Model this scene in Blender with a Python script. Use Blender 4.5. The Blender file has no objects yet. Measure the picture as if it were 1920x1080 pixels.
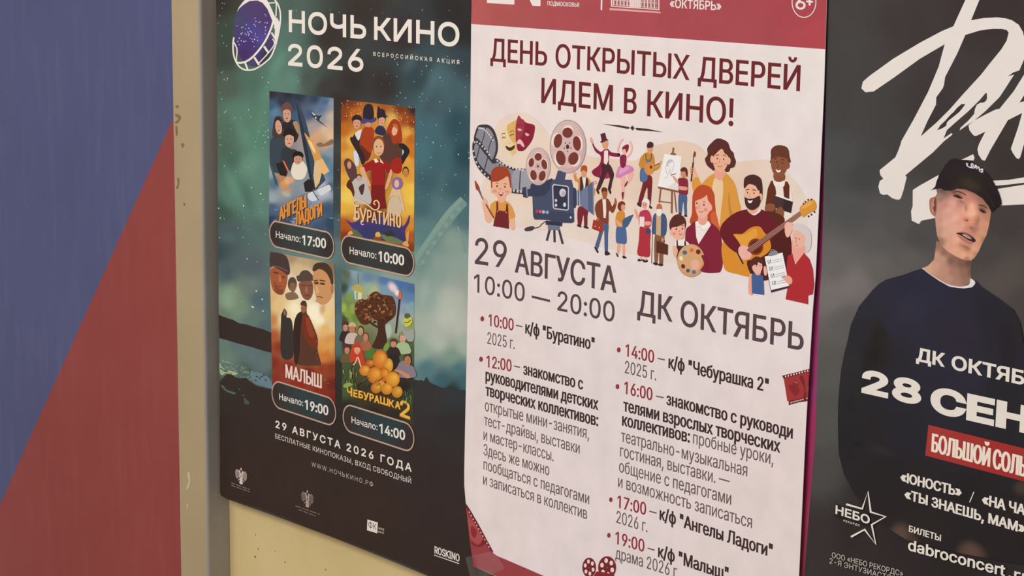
import bpy, bmesh, math, random
from mathutils import Vector, Matrix
from mathutils.geometry import tessellate_polygon

random.seed(7)
SC = bpy.context.scene
COL = SC.collection

# ---------------------------------------------------------------- camera
# The wall is the plane y = 0 (x to the right along it, z up, room on -y).
F_PX = 3794.957                       # focal length in pixels of a 1920 wide frame
AX = Vector((0.65277179, 0.14310012, -0.74391622))    # wall x axis seen by the camera (right, down, forward)
AD = Vector((-0.01267457, 0.98392241, 0.17814615))    # wall down axis
AN = Vector((0.75744857, -0.10685996, 0.64409053))    # into the wall
CAM_DIST = 1.173
CAM_H = 1.72
CAM = Vector((1.38, -CAM_DIST, CAM_H))
def cam_axis(i): return Vector((AX[i], AN[i], -AD[i]))
cd = bpy.data.cameras.new('camera')
cam = bpy.data.objects.new('camera', cd); COL.objects.link(cam)
r_, d_, f_ = cam_axis(0), cam_axis(1), cam_axis(2)
cam.matrix_world = Matrix(((r_.x, -d_.x, -f_.x, CAM.x), (r_.y, -d_.y, -f_.y, CAM.y),
                           (r_.z, -d_.z, -f_.z, CAM.z), (0, 0, 0, 1)))
cd.sensor_width = 36.0
cd.lens = F_PX / 1920 * 36.0
cd.clip_start = 0.01
SC.camera = cam

# ---------------------------------------------------------------- light
w = bpy.data.worlds.new('hall_ambient'); SC.world = w
w.use_nodes = True
bg = w.node_tree.nodes['Background']
bg.inputs[0].default_value = (1.0, 0.975, 0.95, 1); bg.inputs[1].default_value = 0.42
def area(name, loc, target, sx, sy, power, col):
    l = bpy.data.lights.new(name, 'AREA'); l.shape = 'RECTANGLE'; l.size = sx; l.size_y = sy
    l.energy = power; l.color = col
    o = bpy.data.objects.new(name, l); COL.objects.link(o)
    o.location = loc
    o.rotation_euler = (Vector(target) - Vector(loc)).to_track_quat('-Z', 'Y').to_euler()
    return o
area('ceiling_light', (0.1, -2.0, 2.75), (0.2, 0, 1.3), 1.4, 0.5, 27, (1.0, 0.985, 0.965))
area('ceiling_light', (-1.2, -3.0, 2.75), (-0.3, 0, 1.2), 1.6, 0.6, 31, (1.0, 0.985, 0.965))

vs = SC.view_settings
vs.view_transform = 'Standard'; vs.look = 'None'; vs.gamma = 1.0; vs.use_curve_mapping = False
vs.exposure = 0.0

# ---------------------------------------------------------------- pixel -> point on a plane parallel to the wall
def at(px, py, y=0.0):
    r = Vector((px - 960.0, py - 540.0, F_PX))
    d = Vector((r.dot(AX), r.dot(AN), -r.dot(AD)))
    t = (y - CAM.y) / d.y
    return CAM + d * t

def lin(h):
    h = h.lstrip('#'); o = []
    for i in (0, 2, 4):
        c = int(h[i:i+2], 16) / 255.0
        o.append(c / 12.92 if c <= 0.04045 else ((c + 0.055) / 1.055) ** 2.4)
    return o

# ---------------------------------------------------------------- materials
MATS = {}
def ink(h, rough=0.55, spec=0.08):
    k = (h, rough, spec)
    if k in MATS: return MATS[k]
    m = bpy.data.materials.new('printed_ink'); m.use_nodes = True
    nt = m.node_tree; b = nt.nodes['Principled BSDF']
    c = lin(h)
    n = nt.nodes.new('ShaderNodeTexNoise'); n.inputs['Scale'].default_value = 55; n.inputs['Detail'].default_value = 4
    tc = nt.nodes.new('ShaderNodeTexCoord'); nt.links.new(tc.outputs['Object'], n.inputs['Vector'])
    mx = nt.nodes.new('ShaderNodeMix'); mx.data_type = 'RGBA'
    nt.links.new(n.outputs['Fac'], mx.inputs[0])
    mx.inputs[6].default_value = (*[v * 0.96 for v in c], 1); mx.inputs[7].default_value = (*[min(1, v * 1.04) for v in c], 1)
    nt.links.new(mx.outputs[2], b.inputs['Base Color'])
    b.inputs['Roughness'].default_value = rough; b.inputs['Specular IOR Level'].default_value = spec
    MATS[k] = m
    return m
def attr_mat(soft=False):
    k = ('attr', soft)
    if k in MATS: return MATS[k]
    m = bpy.data.materials.new('printed_picture'); m.use_nodes = True
    nt = m.node_tree; b = nt.nodes['Principled BSDF']
    a = nt.nodes.new('ShaderNodeAttribute'); a.attribute_name = 'Col'
    n = nt.nodes.new('ShaderNodeTexNoise'); n.inputs['Scale'].default_value = 38; n.inputs['Detail'].default_value = 6
    tc = nt.nodes.new('ShaderNodeTexCoord'); nt.links.new(tc.outputs['Object'], n.inputs['Vector'])
    mr = nt.nodes.new('ShaderNodeMapRange'); mr.inputs[3].default_value = 0.88; mr.inputs[4].default_value = 1.12
    nt.links.new(n.outputs['Fac'], mr.inputs[0])
    vm = nt.nodes.new('ShaderNodeVectorMath'); vm.operation = 'SCALE'
    nt.links.new(a.outputs['Color'], vm.inputs[0]); nt.links.new(mr.outputs[0], vm.inputs['Scale'])
    nt.links.new(vm.outputs[0], b.inputs['Base Color'])
    b.inputs['Roughness'].default_value = 0.55; b.inputs['Specular IOR Level'].default_value = 0.08
    MATS[k] = m
    return m
def paint(name, h1, h2, scale=3.0, rough=0.5, spec=0.3, bump=0.0, scratch=None):
    m = bpy.data.materials.new(name); m.use_nodes = True
    nt = m.node_tree; b = nt.nodes['Principled BSDF']
    tc = nt.nodes.new('ShaderNodeTexCoord')
    n = nt.nodes.new('ShaderNodeTexNoise'); n.inputs['Scale'].default_value = scale; n.inputs['Detail'].default_value = 8; n.inputs['Roughness'].default_value = 0.6
    nt.links.new(tc.outputs['Object'], n.inputs['Vector'])
    cr = nt.nodes.new('ShaderNodeValToRGB')
    cr.color_ramp.elements[0].position = 0.3; cr.color_ramp.elements[1].position = 0.7
    cr.color_ramp.elements[0].color = (*lin(h1), 1); cr.color_ramp.elements[1].color = (*lin(h2), 1)
    nt.links.new(n.outputs['Fac'], cr.inputs[0])
    out = cr.outputs[0]
    if scratch:
        mp = nt.nodes.new('ShaderNodeMapping'); mp.inputs['Scale'].default_value = (9, 9, 1.6)
        nt.links.new(tc.outputs['Object'], mp.inputs[0])
        n2 = nt.nodes.new('ShaderNodeTexNoise'); n2.inputs['Scale'].default_value = 6; n2.inputs['Detail'].default_value = 5
        nt.links.new(mp.outputs[0], n2.inputs['Vector'])
        r2 = nt.nodes.new('ShaderNodeValToRGB'); r2.color_ramp.elements[0].position = 0.5; r2.color_ramp.elements[1].position = 0.78
        r2.color_ramp.elements[1].color = (0.12, 0.12, 0.12, 1)
        nt.links.new(n2.outputs['Fac'], r2.inputs[0])
        mx = nt.nodes.new('ShaderNodeMix'); mx.data_type = 'RGBA'
        nt.links.new(r2.outputs[0], mx.inputs[0]); nt.links.new(out, mx.inputs[6]); mx.inputs[7].default_value = (*lin(scratch), 1)
        out = mx.outputs[2]
    nt.links.new(out, b.inputs['Base Color'])
    b.inputs['Roughness'].default_value = rough; b.inputs['Specular IOR Level'].default_value = spec
    if bump:
        n3 = nt.nodes.new('ShaderNodeTexNoise'); n3.inputs['Scale'].default_value = 220; n3.inputs['Detail'].default_value = 3
        nt.links.new(tc.outputs['Object'], n3.inputs['Vector'])
        bp = nt.nodes.new('ShaderNodeBump'); bp.inputs['Strength'].default_value = bump; bp.inputs['Distance'].default_value = 0.001
        nt.links.new(n3.outputs['Fac'], bp.inputs['Height']); nt.links.new(bp.outputs[0], b.inputs['Normal'])
    return m

# ---------------------------------------------------------------- objects
def link(name, me, parent=None, label=None, cat=None, kind=None):
    o = bpy.data.objects.new(name, me); COL.objects.link(o)
    if parent is not None: o.parent = parent
    if label: o['label'] = label
    if cat: o['category'] = cat
    if kind: o['kind'] = kind
    return o
def empty(name, loc, label, cat):
    o = link(name, None, None, label, cat)
    o.location = loc; o.empty_display_size = 0.05
    return o
def box_mesh(name, lo, hi, mats):
    bm = bmesh.new(); bmesh.ops.create_cube(bm, size=1)
    for v in bm.verts:
        v.co = Vector([lo[i] + (v.co[i] + 0.5) * (hi[i] - lo[i]) for i in range(3)])
    me = bpy.data.meshes.new(name); bm.to_mesh(me); bm.free()
    for m in mats: me.materials.append(m)
    return me

def crop(ox, oy, s):
    return lambda x, y: (ox + x / s, oy + y / s)
PX = crop(0, 0, 1.0)

def spline(pts, n=5, closed=True):
    out = []; N = len(pts)
    rng = range(N) if closed else range(N - 1)
    for i in rng:
        if closed: p0, p1, p2, p3 = pts[i-1], pts[i], pts[(i+1) % N], pts[(i+2) % N]
        else: p0, p1, p2, p3 = pts[max(i-1, 0)], pts[i], pts[i+1], pts[min(i+2, N-1)]
        for k in range(n):
            t = k / n; t2 = t * t; t3 = t2 * t
            out.append(tuple(0.5 * (2*p1[j] + (p2[j]-p0[j])*t + (2*p0[j]-5*p1[j]+4*p2[j]-p3[j])*t2 + (3*p1[j]-p0[j]-3*p2[j]+p3[j])*t3) for j in (0, 1)))
    if not closed: out.append(tuple(pts[-1]))
    return out

STEP = 3e-6      # thickness of one printed layer
LVL = 2e-5       # spacing of the printed parts

class Art:
    """One printed part: layered ink shapes, kept on the sheet of its poster."""
    flat = False
    def __init__(s, parent, name, lvl, label=None, cr=PX):
        s.parent, s.name, s.lvl, s.label, s.cr = parent, name, lvl, label, cr
        s.V, s.T, s.M, s.C, s.mats, s.n, s.F = [], [], [], [], [], 0, []
        s.y0 = parent['sheet_y'] if 'sheet_y' in parent else parent.parent['sheet_y']
    def _mat(s, m):
        if m not in s.mats: s.mats.append(m)
        return s.mats.index(m)
    def _add(s, verts, tris, mat, cols=None):
        b = len(s.V); y = s.y0 - s.lvl * LVL - s.n * STEP; s.n += 0 if s.flat else 1
        mi = s._mat(mat)
        for i, v in enumerate(verts):
            s.V.append(at(v[0], v[1], y)); s.C.append(cols[i] if cols else (0.5, 0.5, 0.5, 1))
        for t in tris: s.T.append([b + i for i in t]); s.M.append(mi)
    def p(s, col, pts, sm=True, n=5, raw=False):
        q = pts if raw else [s.cr(*a) for a in pts]
        if sm and len(q) > 2: q = spline(q, n)
        tris = tessellate_polygon([[Vector((a[0], a[1], 0)) for a in q]])
        s._add(q, tris, ink(col)); return s
    def el(s, col, cx, cy, rx, ry, rot=0, n=28, a0=0, a1=360):
        c, si = math.cos(math.radians(rot)), math.sin(math.radians(rot)); q = []
        for k in range(n):
            t = math.radians(a0 + (a1 - a0) * k / (n if a1 - a0 == 360 else n - 1)); x, y = rx*math.cos(t), ry*math.sin(t)
            q.append((cx + x*c - y*si, cy + x*si + y*c))
        return s.p(col, q, sm=False)
    def ring(s, col, cx, cy, rx, ry, wd, n=48):
        return s.line(col, [(cx + rx*math.cos(2*math.pi*k/n), cy + ry*math.sin(2*math.pi*k/n)) for k in range(n)], wd, closed=True, sm=False)
    def line(s, col, pts, wd, closed=False, sm=True, taper=None):
        q = [s.cr(*a) for a in pts]
        sc = abs(s.cr(1, 0)[0] - s.cr(0, 0)[0]); wd = wd * sc
        if sm and len(q) > 2: q = spline(q, 5, closed)
        N = len(q); L, R = [], []
        for i in range(N):
            a = q[(i-1) % N] if (closed or i) else q[0]; b = q[(i+1) % N] if (closed or i < N-1) else q[-1]
            dx, dy = b[0]-a[0], b[1]-a[1]; l = math.hypot(dx, dy) or 1
            h = wd / 2 * (1 if taper is None else taper[0] + (taper[1]-taper[0]) * i / max(1, N-1))
            L.append((q[i][0] - dy/l*h, q[i][1] + dx/l*h)); R.append((q[i][0] + dy/l*h, q[i][1] - dx/l*h))
        V = L + R; T = []
        for i in range(N if closed else N-1):
            j = (i+1) % N
            T += [(i, j, N+j), (i, N+j, N+i)]
        s._add(V, T, ink(col)); return s
    def soft(s, col, cx, cy, rx, ry, rot=0, a=1.0, core=0.2):
        """blend a colour softly into the picture fields printed so far"""
        ox, oy = s.cr(0, 0); sc = s.cr(1, 0)[0] - ox
        c, si = math.cos(math.radians(rot)), math.sin(math.radians(rot)); cl = lin(col)
        R2 = (max(rx, ry) * sc) ** 2; X, Y = s.cr(cx, cy)
        for b, P in s.F:
            for k, (px, py) in enumerate(P):
                if (px - X) ** 2 + (py - Y) ** 2 > R2: continue
                u, v = (px - ox) / sc - cx, (py - oy) / sc - cy
                d = math.hypot((u*c + v*si) / rx, (v*c - u*si) / ry)
                if d >= 1: continue
                t = max(0.0, (d - core) / (1 - core)); f = a * (1 - t*t*(3 - 2*t)); o = s.C[b + k]
                s.C[b + k] = (o[0] + (cl[0]-o[0])*f, o[1] + (cl[1]-o[1])*f, o[2] + (cl[2]-o[2])*f, 1)
        return s
    def field(s, pts, ctrl, sm=False, sub=5, pw=3.0):
        """area filled by blending colour samples (x, y, colour)"""
        q = [s.cr(*a) for a in pts]
        if sm: q = spline(q, 5)
        bm = bmesh.new(); vs_ = [bm.verts.new((a[0], a[1], 0)) for a in q]
        for t in tessellate_polygon([[v.co for v in vs_]]):
            try: bm.faces.new([vs_[i] for i in t])
            except ValueError: pass
        for _ in range(sub + 4):
            big = [e for e in bm.edges if e.calc_length() > 60.0 / 2 ** sub]
            if not big: break
            bmesh.ops.subdivide_edges(bm, edges=big, cuts=1, use_grid_fill=False)
            bmesh.ops.triangulate(bm, faces=bm.faces[:])
        bm.verts.index_update()
        cc = [(*s.cr(x, y), lin(h)) for x, y, h in ctrl]
        V = [(v.co.x, v.co.y) for v in bm.verts]; C = []
        for x, y in V:
            W = 0; a = [0, 0, 0]
            for cx, cy, cl in cc:
                wt = 1.0 / (((x-cx)**2 + (y-cy)**2) ** (pw/2) + 2.0); W += wt
                for j in range(3): a[j] += wt * cl[j]
            C.append((*[t / W for t in a], 1))
        T = [[v.index for v in f.verts] for f in bm.faces]; bm.free()
        s.F.append((len(s.V), V)); s._add(V, T, attr_mat(False), C); return s
    def text(s, txt, a, b, h, wt, col, sp=1.0, shear=0.0):
        """lettering from baseline point a to b, cap height h at a (crop pixels)"""
        A, B = s.cr(*a), s.cr(*b); sc = abs(s.cr(0, 1)[1] - s.cr(0, 0)[1])
        y = s.y0 - s.lvl * LVL - s.n * STEP; s.n += 1
        P0, P1 = at(*A, y), at(*B, y); H = abs((at(A[0], A[1] - h*sc, y) - P0).z)
        vs_, fs = glyphs(txt, (P1 - P0).length / H, wt, sp, shear)
        U = (P1 - P0).normalized(); bse = len(s.V); mi = s._mat(ink(col))
        for x, z in vs_:
            s.V.append(P0 + U * (x * H) + Vector((0, 0, z * H))); s.C.append((0.5, 0.5, 0.5, 1))
        for f in fs: s.T.append([bse + i for i in f]); s.M.append(mi)
        return s
    def done(s):
        me = bpy.data.meshes.new(s.name)
        org = s.parent.matrix_world.translation if s.parent.parent is None else s.parent.parent.matrix_world.translation
        org = Vector(s.parent['origin']) if 'origin' in s.parent else org
        me.from_pydata([v - org for v in s.V], [], s.T)
        for m in s.mats: me.materials.append(m)
        me.polygons.foreach_set('material_index', s.M)
        at_ = me.color_attributes.new('Col', 'FLOAT_COLOR', 'POINT')
        at_.data.foreach_set('color', [c for v in s.C for c in v])
        # face the room (-y)
        bm = bmesh.new(); bm.from_mesh(me)
        for f in bm.faces:
            f.normal_update()
            if f.normal.y > 0: f.normal_flip()
        bm.to_mesh(me); bm.free()
        o = link(s.name, me, s.parent, s.label)
        o['origin'] = tuple(org); o['sheet_y'] = s.y0
        return o

# ---------------------------------------------------------------- lettering (Blender's own built-in font)
CAP = 0.728; STEM = 0.126
try: FONT = bpy.data.fonts.load(bpy.utils.system_resource('DATAFILES') + '/fonts/Inter.woff2')   # ships with Blender
except Exception: FONT = None
if FONT: CAP = 0.509
def glyphs(txt, W, wt, sp, shear):
    """outlines of a line of lettering in cap heights: W wide, stems wt thick"""
    wt, hz = wt if isinstance(wt, tuple) else (wt, None)
    wt *= 1.36
    c = bpy.data.curves.new('lettering', 'FONT'); c.body = txt; c.space_character = sp
    if FONT: c.font = FONT
    o = bpy.data.objects.new('lettering', c); COL.objects.link(o)
    dg = bpy.context.evaluated_depsgraph_get()
    src = o.evaluated_get(dg).to_curve(dg)
    loops = []
    for s_ in src.splines:
        bp = s_.bezier_points; n = len(bp); L = []
        for i in range(n):
            a, b = bp[i], bp[(i + 1) % n]
            p0, p1, p2, p3 = (Vector(q[:2]) for q in (a.co, a.handle_right, b.handle_left, b.co))
            ch = p3 - p0
            flat = ch.length < 1e-6 or max(abs(ch.cross(p1 - p0)), abs(ch.cross(p2 - p0))) / ch.length < 0.002
            for k in range(1 if flat else 6):
                t = k / 6
                L.append(p0*(1-t)**3 + p1*(3*t*(1-t)**2) + p2*(3*t*t*(1-t)) + p3*t**3)
        Q = []
        for p in L:
            if not Q or (p - Q[-1]).length > 1e-4: Q.append(p)
        if len(Q) > 2 and (Q[0] - Q[-1]).length < 1e-4: Q.pop()
        if len(Q) == 4 and FONT and max(p.y for p in Q) < 0.056 and 0.3 < max(p.x for p in Q) - min(p.x for p in Q) < 0.33: continue   # no foot bar under the figure one
        if len(Q) > 2: loops.append(Q)
    o.to_curve_clear(); bpy.data.objects.remove(o); bpy.data.curves.remove(c)
    xs = [p.x for L in loops for p in L]
    x0, x1 = min(xs) / CAP, max(xs) / CAP
    sx = (W - wt) / (x1 - x0 - STEM); of = (wt - STEM * sx) / 2; oy = (hz - 0.112) / 2 if hz else (wt - 0.126) * 0.25
    def ar(L): return sum(L[i-1].x*L[i].y - L[i].x*L[i-1].y for i in range(len(L))) / 2
    def wind(L, x, y):
        n = 0
        for i in range(len(L)):
            a, b = L[i-1], L[i]
            if (a.y <= y) != (b.y <= y):
                if a.x + (y - a.y) / (b.y - a.y) * (b.x - a.x) > x: n += 1 if b.y > a.y else -1
        return n
    loops = [[Vector(((p.x / CAP - x0) * sx + of, p.y / CAP * (1 - 2*oy) + oy)) for p in L] for L in loops]
    sgn = [1 if ar(L) > 0 else -1 for L in loops]
    V, E, R_ = [], [], []
    for k, L in enumerate(loops):
        hole = any(sgn[m] != sgn[k] and abs(ar(M)) > abs(ar(L)) and wind(M, L[0].x, L[0].y) for m, M in enumerate(loops) if m != k)
        outer = -sgn[k] if hole else sgn[k]
        n = len(L); R = []
        for i in range(n):
            d0 = (L[i] - L[i-1]).normalized(); d1 = (L[(i+1) % n] - L[i]).normalized()
            n0 = Vector((d0.y, -d0.x)) * outer; n1 = Vector((d1.y, -d1.x)) * outer
            m = n0 + n1
            if m.length < 0.3: m = n0
            else: m = m / m.length_squared * 2
            if m.length > 1.8: m = m.normalized() * 1.8
            R.append(L[i] + Vector((m.x * of, m.y * oy)))
        b = len(V); V += R; E += [(b + i, b + (i + 1) % n) for i in range(n)]
        R_.append((R, min(p.x for p in R), max(p.x for p in R), outer))
    from mathutils.geometry import delaunay_2d_cdt
    ov, oe, of_, _, _, _ = delaunay_2d_cdt(V, E, [], 0, 1e-6)
    T = []
    for f in of_:
        cx = sum(ov[i].x for i in f) / len(f); cy = sum(ov[i].y for i in f) / len(f)
        if sum(wind(R, cx, cy) * o_ for R, a, b, o_ in R_ if a <= cx <= b) > 0: T.append(list(f))
    return [(v.x + shear * v.y, v.y) for v in ov], T

def poster(name, y, base_px, label, cat='poster'):
    P = at(base_px[0], base_px[1], y)
    e = empty(name, P, label, cat)
    e['sheet_y'] = y; e['origin'] = tuple(P)
    return e

def sheet(parent, name, outline, mat=None, thick=0.0004, ctrl=None, rays=()):
    """paper sheet: outline in frame pixels, gridded, with thickness"""
    a = Art(parent, name, 0)
    bm = bmesh.new()
    vs_ = [bm.verts.new((x, y, 0)) for x, y in outline]
    for t in tessellate_polygon([[v.co for v in vs_]]): bm.faces.new([vs_[i] for i in t])
    for _ in range(9):
        big = [e for e in bm.edges if e.calc_length() > 9]
        if not big: break
        bmesh.ops.subdivide_edges(bm, edges=big, cuts=1)
        bmesh.ops.triangulate(bm, faces=bm.faces[:])
    cc = [(x, y, lin(h)) for x, y, h in ctrl] if ctrl else None
    bm.verts.index_update()
    cols = []; org = Vector(parent['origin'])
    for v in bm.verts:
        x, y = v.co.x, v.co.y
        if cc:
            Wt = 0; c = [0, 0, 0]
            for cx, cy, cl in cc:
                wt = 1.0 / (((x-cx)**2 + (y-cy)**2) ** 1.6 + 300.0); Wt += wt
                for j in range(3): c[j] += wt * cl[j]
            cols.append((*[q / Wt for q in c], 1))
        else: cols.append((0.8, 0.8, 0.8, 1))
        for cr_, col, rx0, ry0, rx, ry, rot, al in rays:
            X, Y = cr_(rx0, ry0); sc = cr_(1, 0)[0] - cr_(0, 0)[0]; ca, sa = math.cos(math.radians(rot)), math.sin(math.radians(rot))
            u, q = (x - X) / sc, (y - Y) / sc
            d = math.hypot((u*ca + q*sa) / rx, (q*ca - u*sa) / ry)
            if d < 1:
                f = al * (1 - d*d*(3 - 2*d)); o_ = cols[-1]; l_ = lin(col)
                cols[-1] = (*[o_[j] + (l_[j] - o_[j]) * f for j in range(3)], 1)
        v.co = at(x, y, a.y0) - org
    for f in bm.faces:
        f.normal_update()
        if f.normal.y > 0: f.normal_flip()
    me = bpy.data.meshes.new(name); bm.to_mesh(me); bm.free()
    at_ = me.color_attributes.new('Col', 'FLOAT_COLOR', 'POINT')
    at_.data.foreach_set('color', [c for v in cols for c in v])
    me.materials.append(mat or attr_mat(False))
    o = link(name, me, parent)
    so = o.modifiers.new('paper_thickness', 'SOLIDIFY'); so.thickness = thick; so.offset = -1
    o['origin'] = tuple(org); o['sheet_y'] = a.y0
    return o
# ================================================================ the setting
WALL_Y = 0.016
m_cream = paint('cream_wall_paint', '#d8bf8a', '#cfb680', 9, 0.6, 0.25, 0.15)
m_floor = paint('stone_floor', '#8a8178', '#9a9188', 4, 0.4, 0.4)
wme = box_mesh('wall_back', (-2.6, WALL_Y, 0), (3.0, WALL_Y + 0.2, 3.0), [m_cream, paint('wall_speck', '#8f7a4e', '#a08a5c', 60)])
bm = bmesh.new(); bm.from_mesh(wme)
for x, y, r_ in [(478,1044,1.6),(484,1029,1.2),(479,1003,.9),(534,1054,1.1),(516,1033,.8),(610,1068,1.2),(902,1073,1.6)]:   # specks in the paint
    f = bm.faces.new([bm.verts.new(at(x + r_*math.cos(k*.9), y + 1.5*r_*math.sin(k*.9), WALL_Y - 0.0003)) for k in range(7)])
    f.normal_update(); f.material_index = 1
    if f.normal.y > 0: f.normal_flip()
bm.to_mesh(wme); bm.free()
link('wall_back', wme, kind='structure')
link('floor', box_mesh('floor', (-2.6, -3.4, -0.05), (3.0, WALL_Y + 0.2, 0), [m_floor]), kind='structure')

# post: its beige face looks into the room, its grey flank towards the posters
xc = at(430.8, 1000, WALL_Y).x
# depth of the flank: the front arris is seen at pixel 388, 1000
lo_, hi_ = -0.2, WALL_Y
for _ in range(50):
    mid = (lo_ + hi_) / 2
    if at(388, 1000, mid).x < xc: hi_ = mid
    else: lo_ = mid
PY = (lo_ + hi_) / 2
xl = at(336, 1000, PY).x
m_post = paint('beige_post_paint', '#b09a76','#a7916e', 7, 0.5, 0.3, 0.1)
m_flank = paint('grey_flank_paint', '#a8a19a', '#9b938b', 6, 0.5, 0.3, 0.1)
m_chip = paint('bare_wood_chip', '#7a5f3c', '#8a6c46', 60)
m_scuff = paint('pale_scuff', '#c9bc9c', '#bfae8a', 60)
bm = bmesh.new(); bmesh.ops.create_cube(bm, size=1)
for v in bm.verts:
    v.co = Vector((xl + (v.co.x + .5) * (xc - xl), PY + (v.co.y + .5) * (WALL_Y - PY), (v.co.z + .5) * 3.0))
bmesh.ops.bevel(bm, geom=[e for e in bm.edges if abs(e.verts[0].co.z - e.verts[1].co.z) > 1 and e.verts[0].co.y < PY + 1e-4],
                offset=0.004, segments=4, affect='EDGES', profile=0.5)
for f in bm.faces:
    f.normal_update()
    f.material_index = 1 if f.normal.x > 0.35 else 0
    f.smooth = False
# worn places in the paint of the face
def worn(pts, mi):
    q = spline(pts, 4)
    vs_ = [bm.verts.new(at(x, y, PY - 0.0002)) for x, y in q]
    for t in tessellate_polygon([[v.co for v in vs_]]):
        f = bm.faces.new([vs_[i] for i in t]); f.normal_update()
        if f.normal.y > 0: f.normal_flip()
        f.material_index = mi
C1 = crop(0, 0, 2); C2 = crop(0, 540, 2)
for pts in ([(660,396),(668,395),(668,404),(659,404)], [(656,428),(672,430),(678,444),(664,462),(655,460),(668,445),(660,438)],
            [(658,476),(663,474),(666,500),(660,508)], [(678,538),(690,540),(684,555)], [(664,668),(672,672),(668,704),(660,706),(666,690)],
            [(686,764),(694,762),(692,772)]):
    worn([C1(*a) for a in pts], 2)
for pts in ([(702,694),(712,692),(714,730),(704,755),(698,752),(706,725)], [(702,808),(707,808),(705,824),(700,822)]):
    worn([C2(*a) for a in pts], 3)
me = bpy.data.meshes.new('trim_1'); bm.to_mesh(me); bm.free()
for m in (m_post, m_flank, m_chip, m_scuff): me.materials.append(m)
link('trim_1', me, kind='structure')

# painted panel left of the post: blue above the slanting line, red below it
PANEL_Y = PY + 0.012
m_blue = paint('blue_panel_paint', '#484a72', '#50537c', 3.0, 0.45, 0.3, 0.05, '#7e7f96')
m_red = paint('red_panel_paint', '#8a322c', '#963f38', 3.0, 0.45, 0.3, 0.05, '#9a6a68')
A_ = at(325, 222, PANEL_Y); B_ = at(0, 946, PANEL_Y)
sl = (B_.z - A_.z) / (B_.x - A_.x)
x0, x1, z1 = xl - 1.3, xl, 3.0
zc = A_.z + sl * (x1 - A_.x)
xb = A_.x + (0.0 - A_.z) / sl
bm = bmesh.new()
def quad(pts, mi):
    f = bm.faces.new([bm.verts.new(p) for p in pts]); f.material_index = mi; return f
xb = max(xb, x0 + 0.01)
yy = PANEL_Y
quad([(x0, yy, 0), (xb, yy, 0), (x1, yy, zc), (x1, yy, z1), (x0, yy, z1)], 0)
quad([(xb, yy, 0), (x1, yy, 0), (x1, yy, zc)], 1)
bm.normal_update()
for f in bm.faces:
    if f.normal.y > 0: f.normal_flip()
bmesh.ops.remove_doubles(bm, verts=bm.verts[:], dist=1e-5)
r = bmesh.ops.extrude_face_region(bm, geom=bm.faces[:])
for v in [g for g in r['geom'] if isinstance(g, bmesh.types.BMVert)]: v.co.y = WALL_Y
bmesh.ops.recalc_face_normals(bm, faces=bm.faces[:])
me = bpy.data.meshes.new('painted_panel'); bm.to_mesh(me); bm.free()
me.materials.append(m_blue); me.materials.append(m_red)
link('painted_panel', me, None, 'scuffed panel painted blue and red along a slanting line, left of the post', 'wall panel')
# ================================================================ film night poster
L0 = crop(400, 0, 3.6); L2 = crop(400, 300, 3.6); L3 = crop(400, 560, 3.6); L4 = crop(400, 780, 3.6)
LG = crop(425, 0, 926/120.); F1 = crop(495, 160, 6.75); F1b = crop(495, 300, 6.75)
F2 = crop(630, 180, 6.75); F2b = crop(630, 320, 6.75); F3 = crop(495, 460, 6.75); F3b = crop(495, 600, 6.75)
F4 = crop(630, 490, 6.75); F4b = crop(630, 640, 6.75); HL = crop(400, 570, 5.4); EM = crop(400, 840, 6.0)

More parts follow.
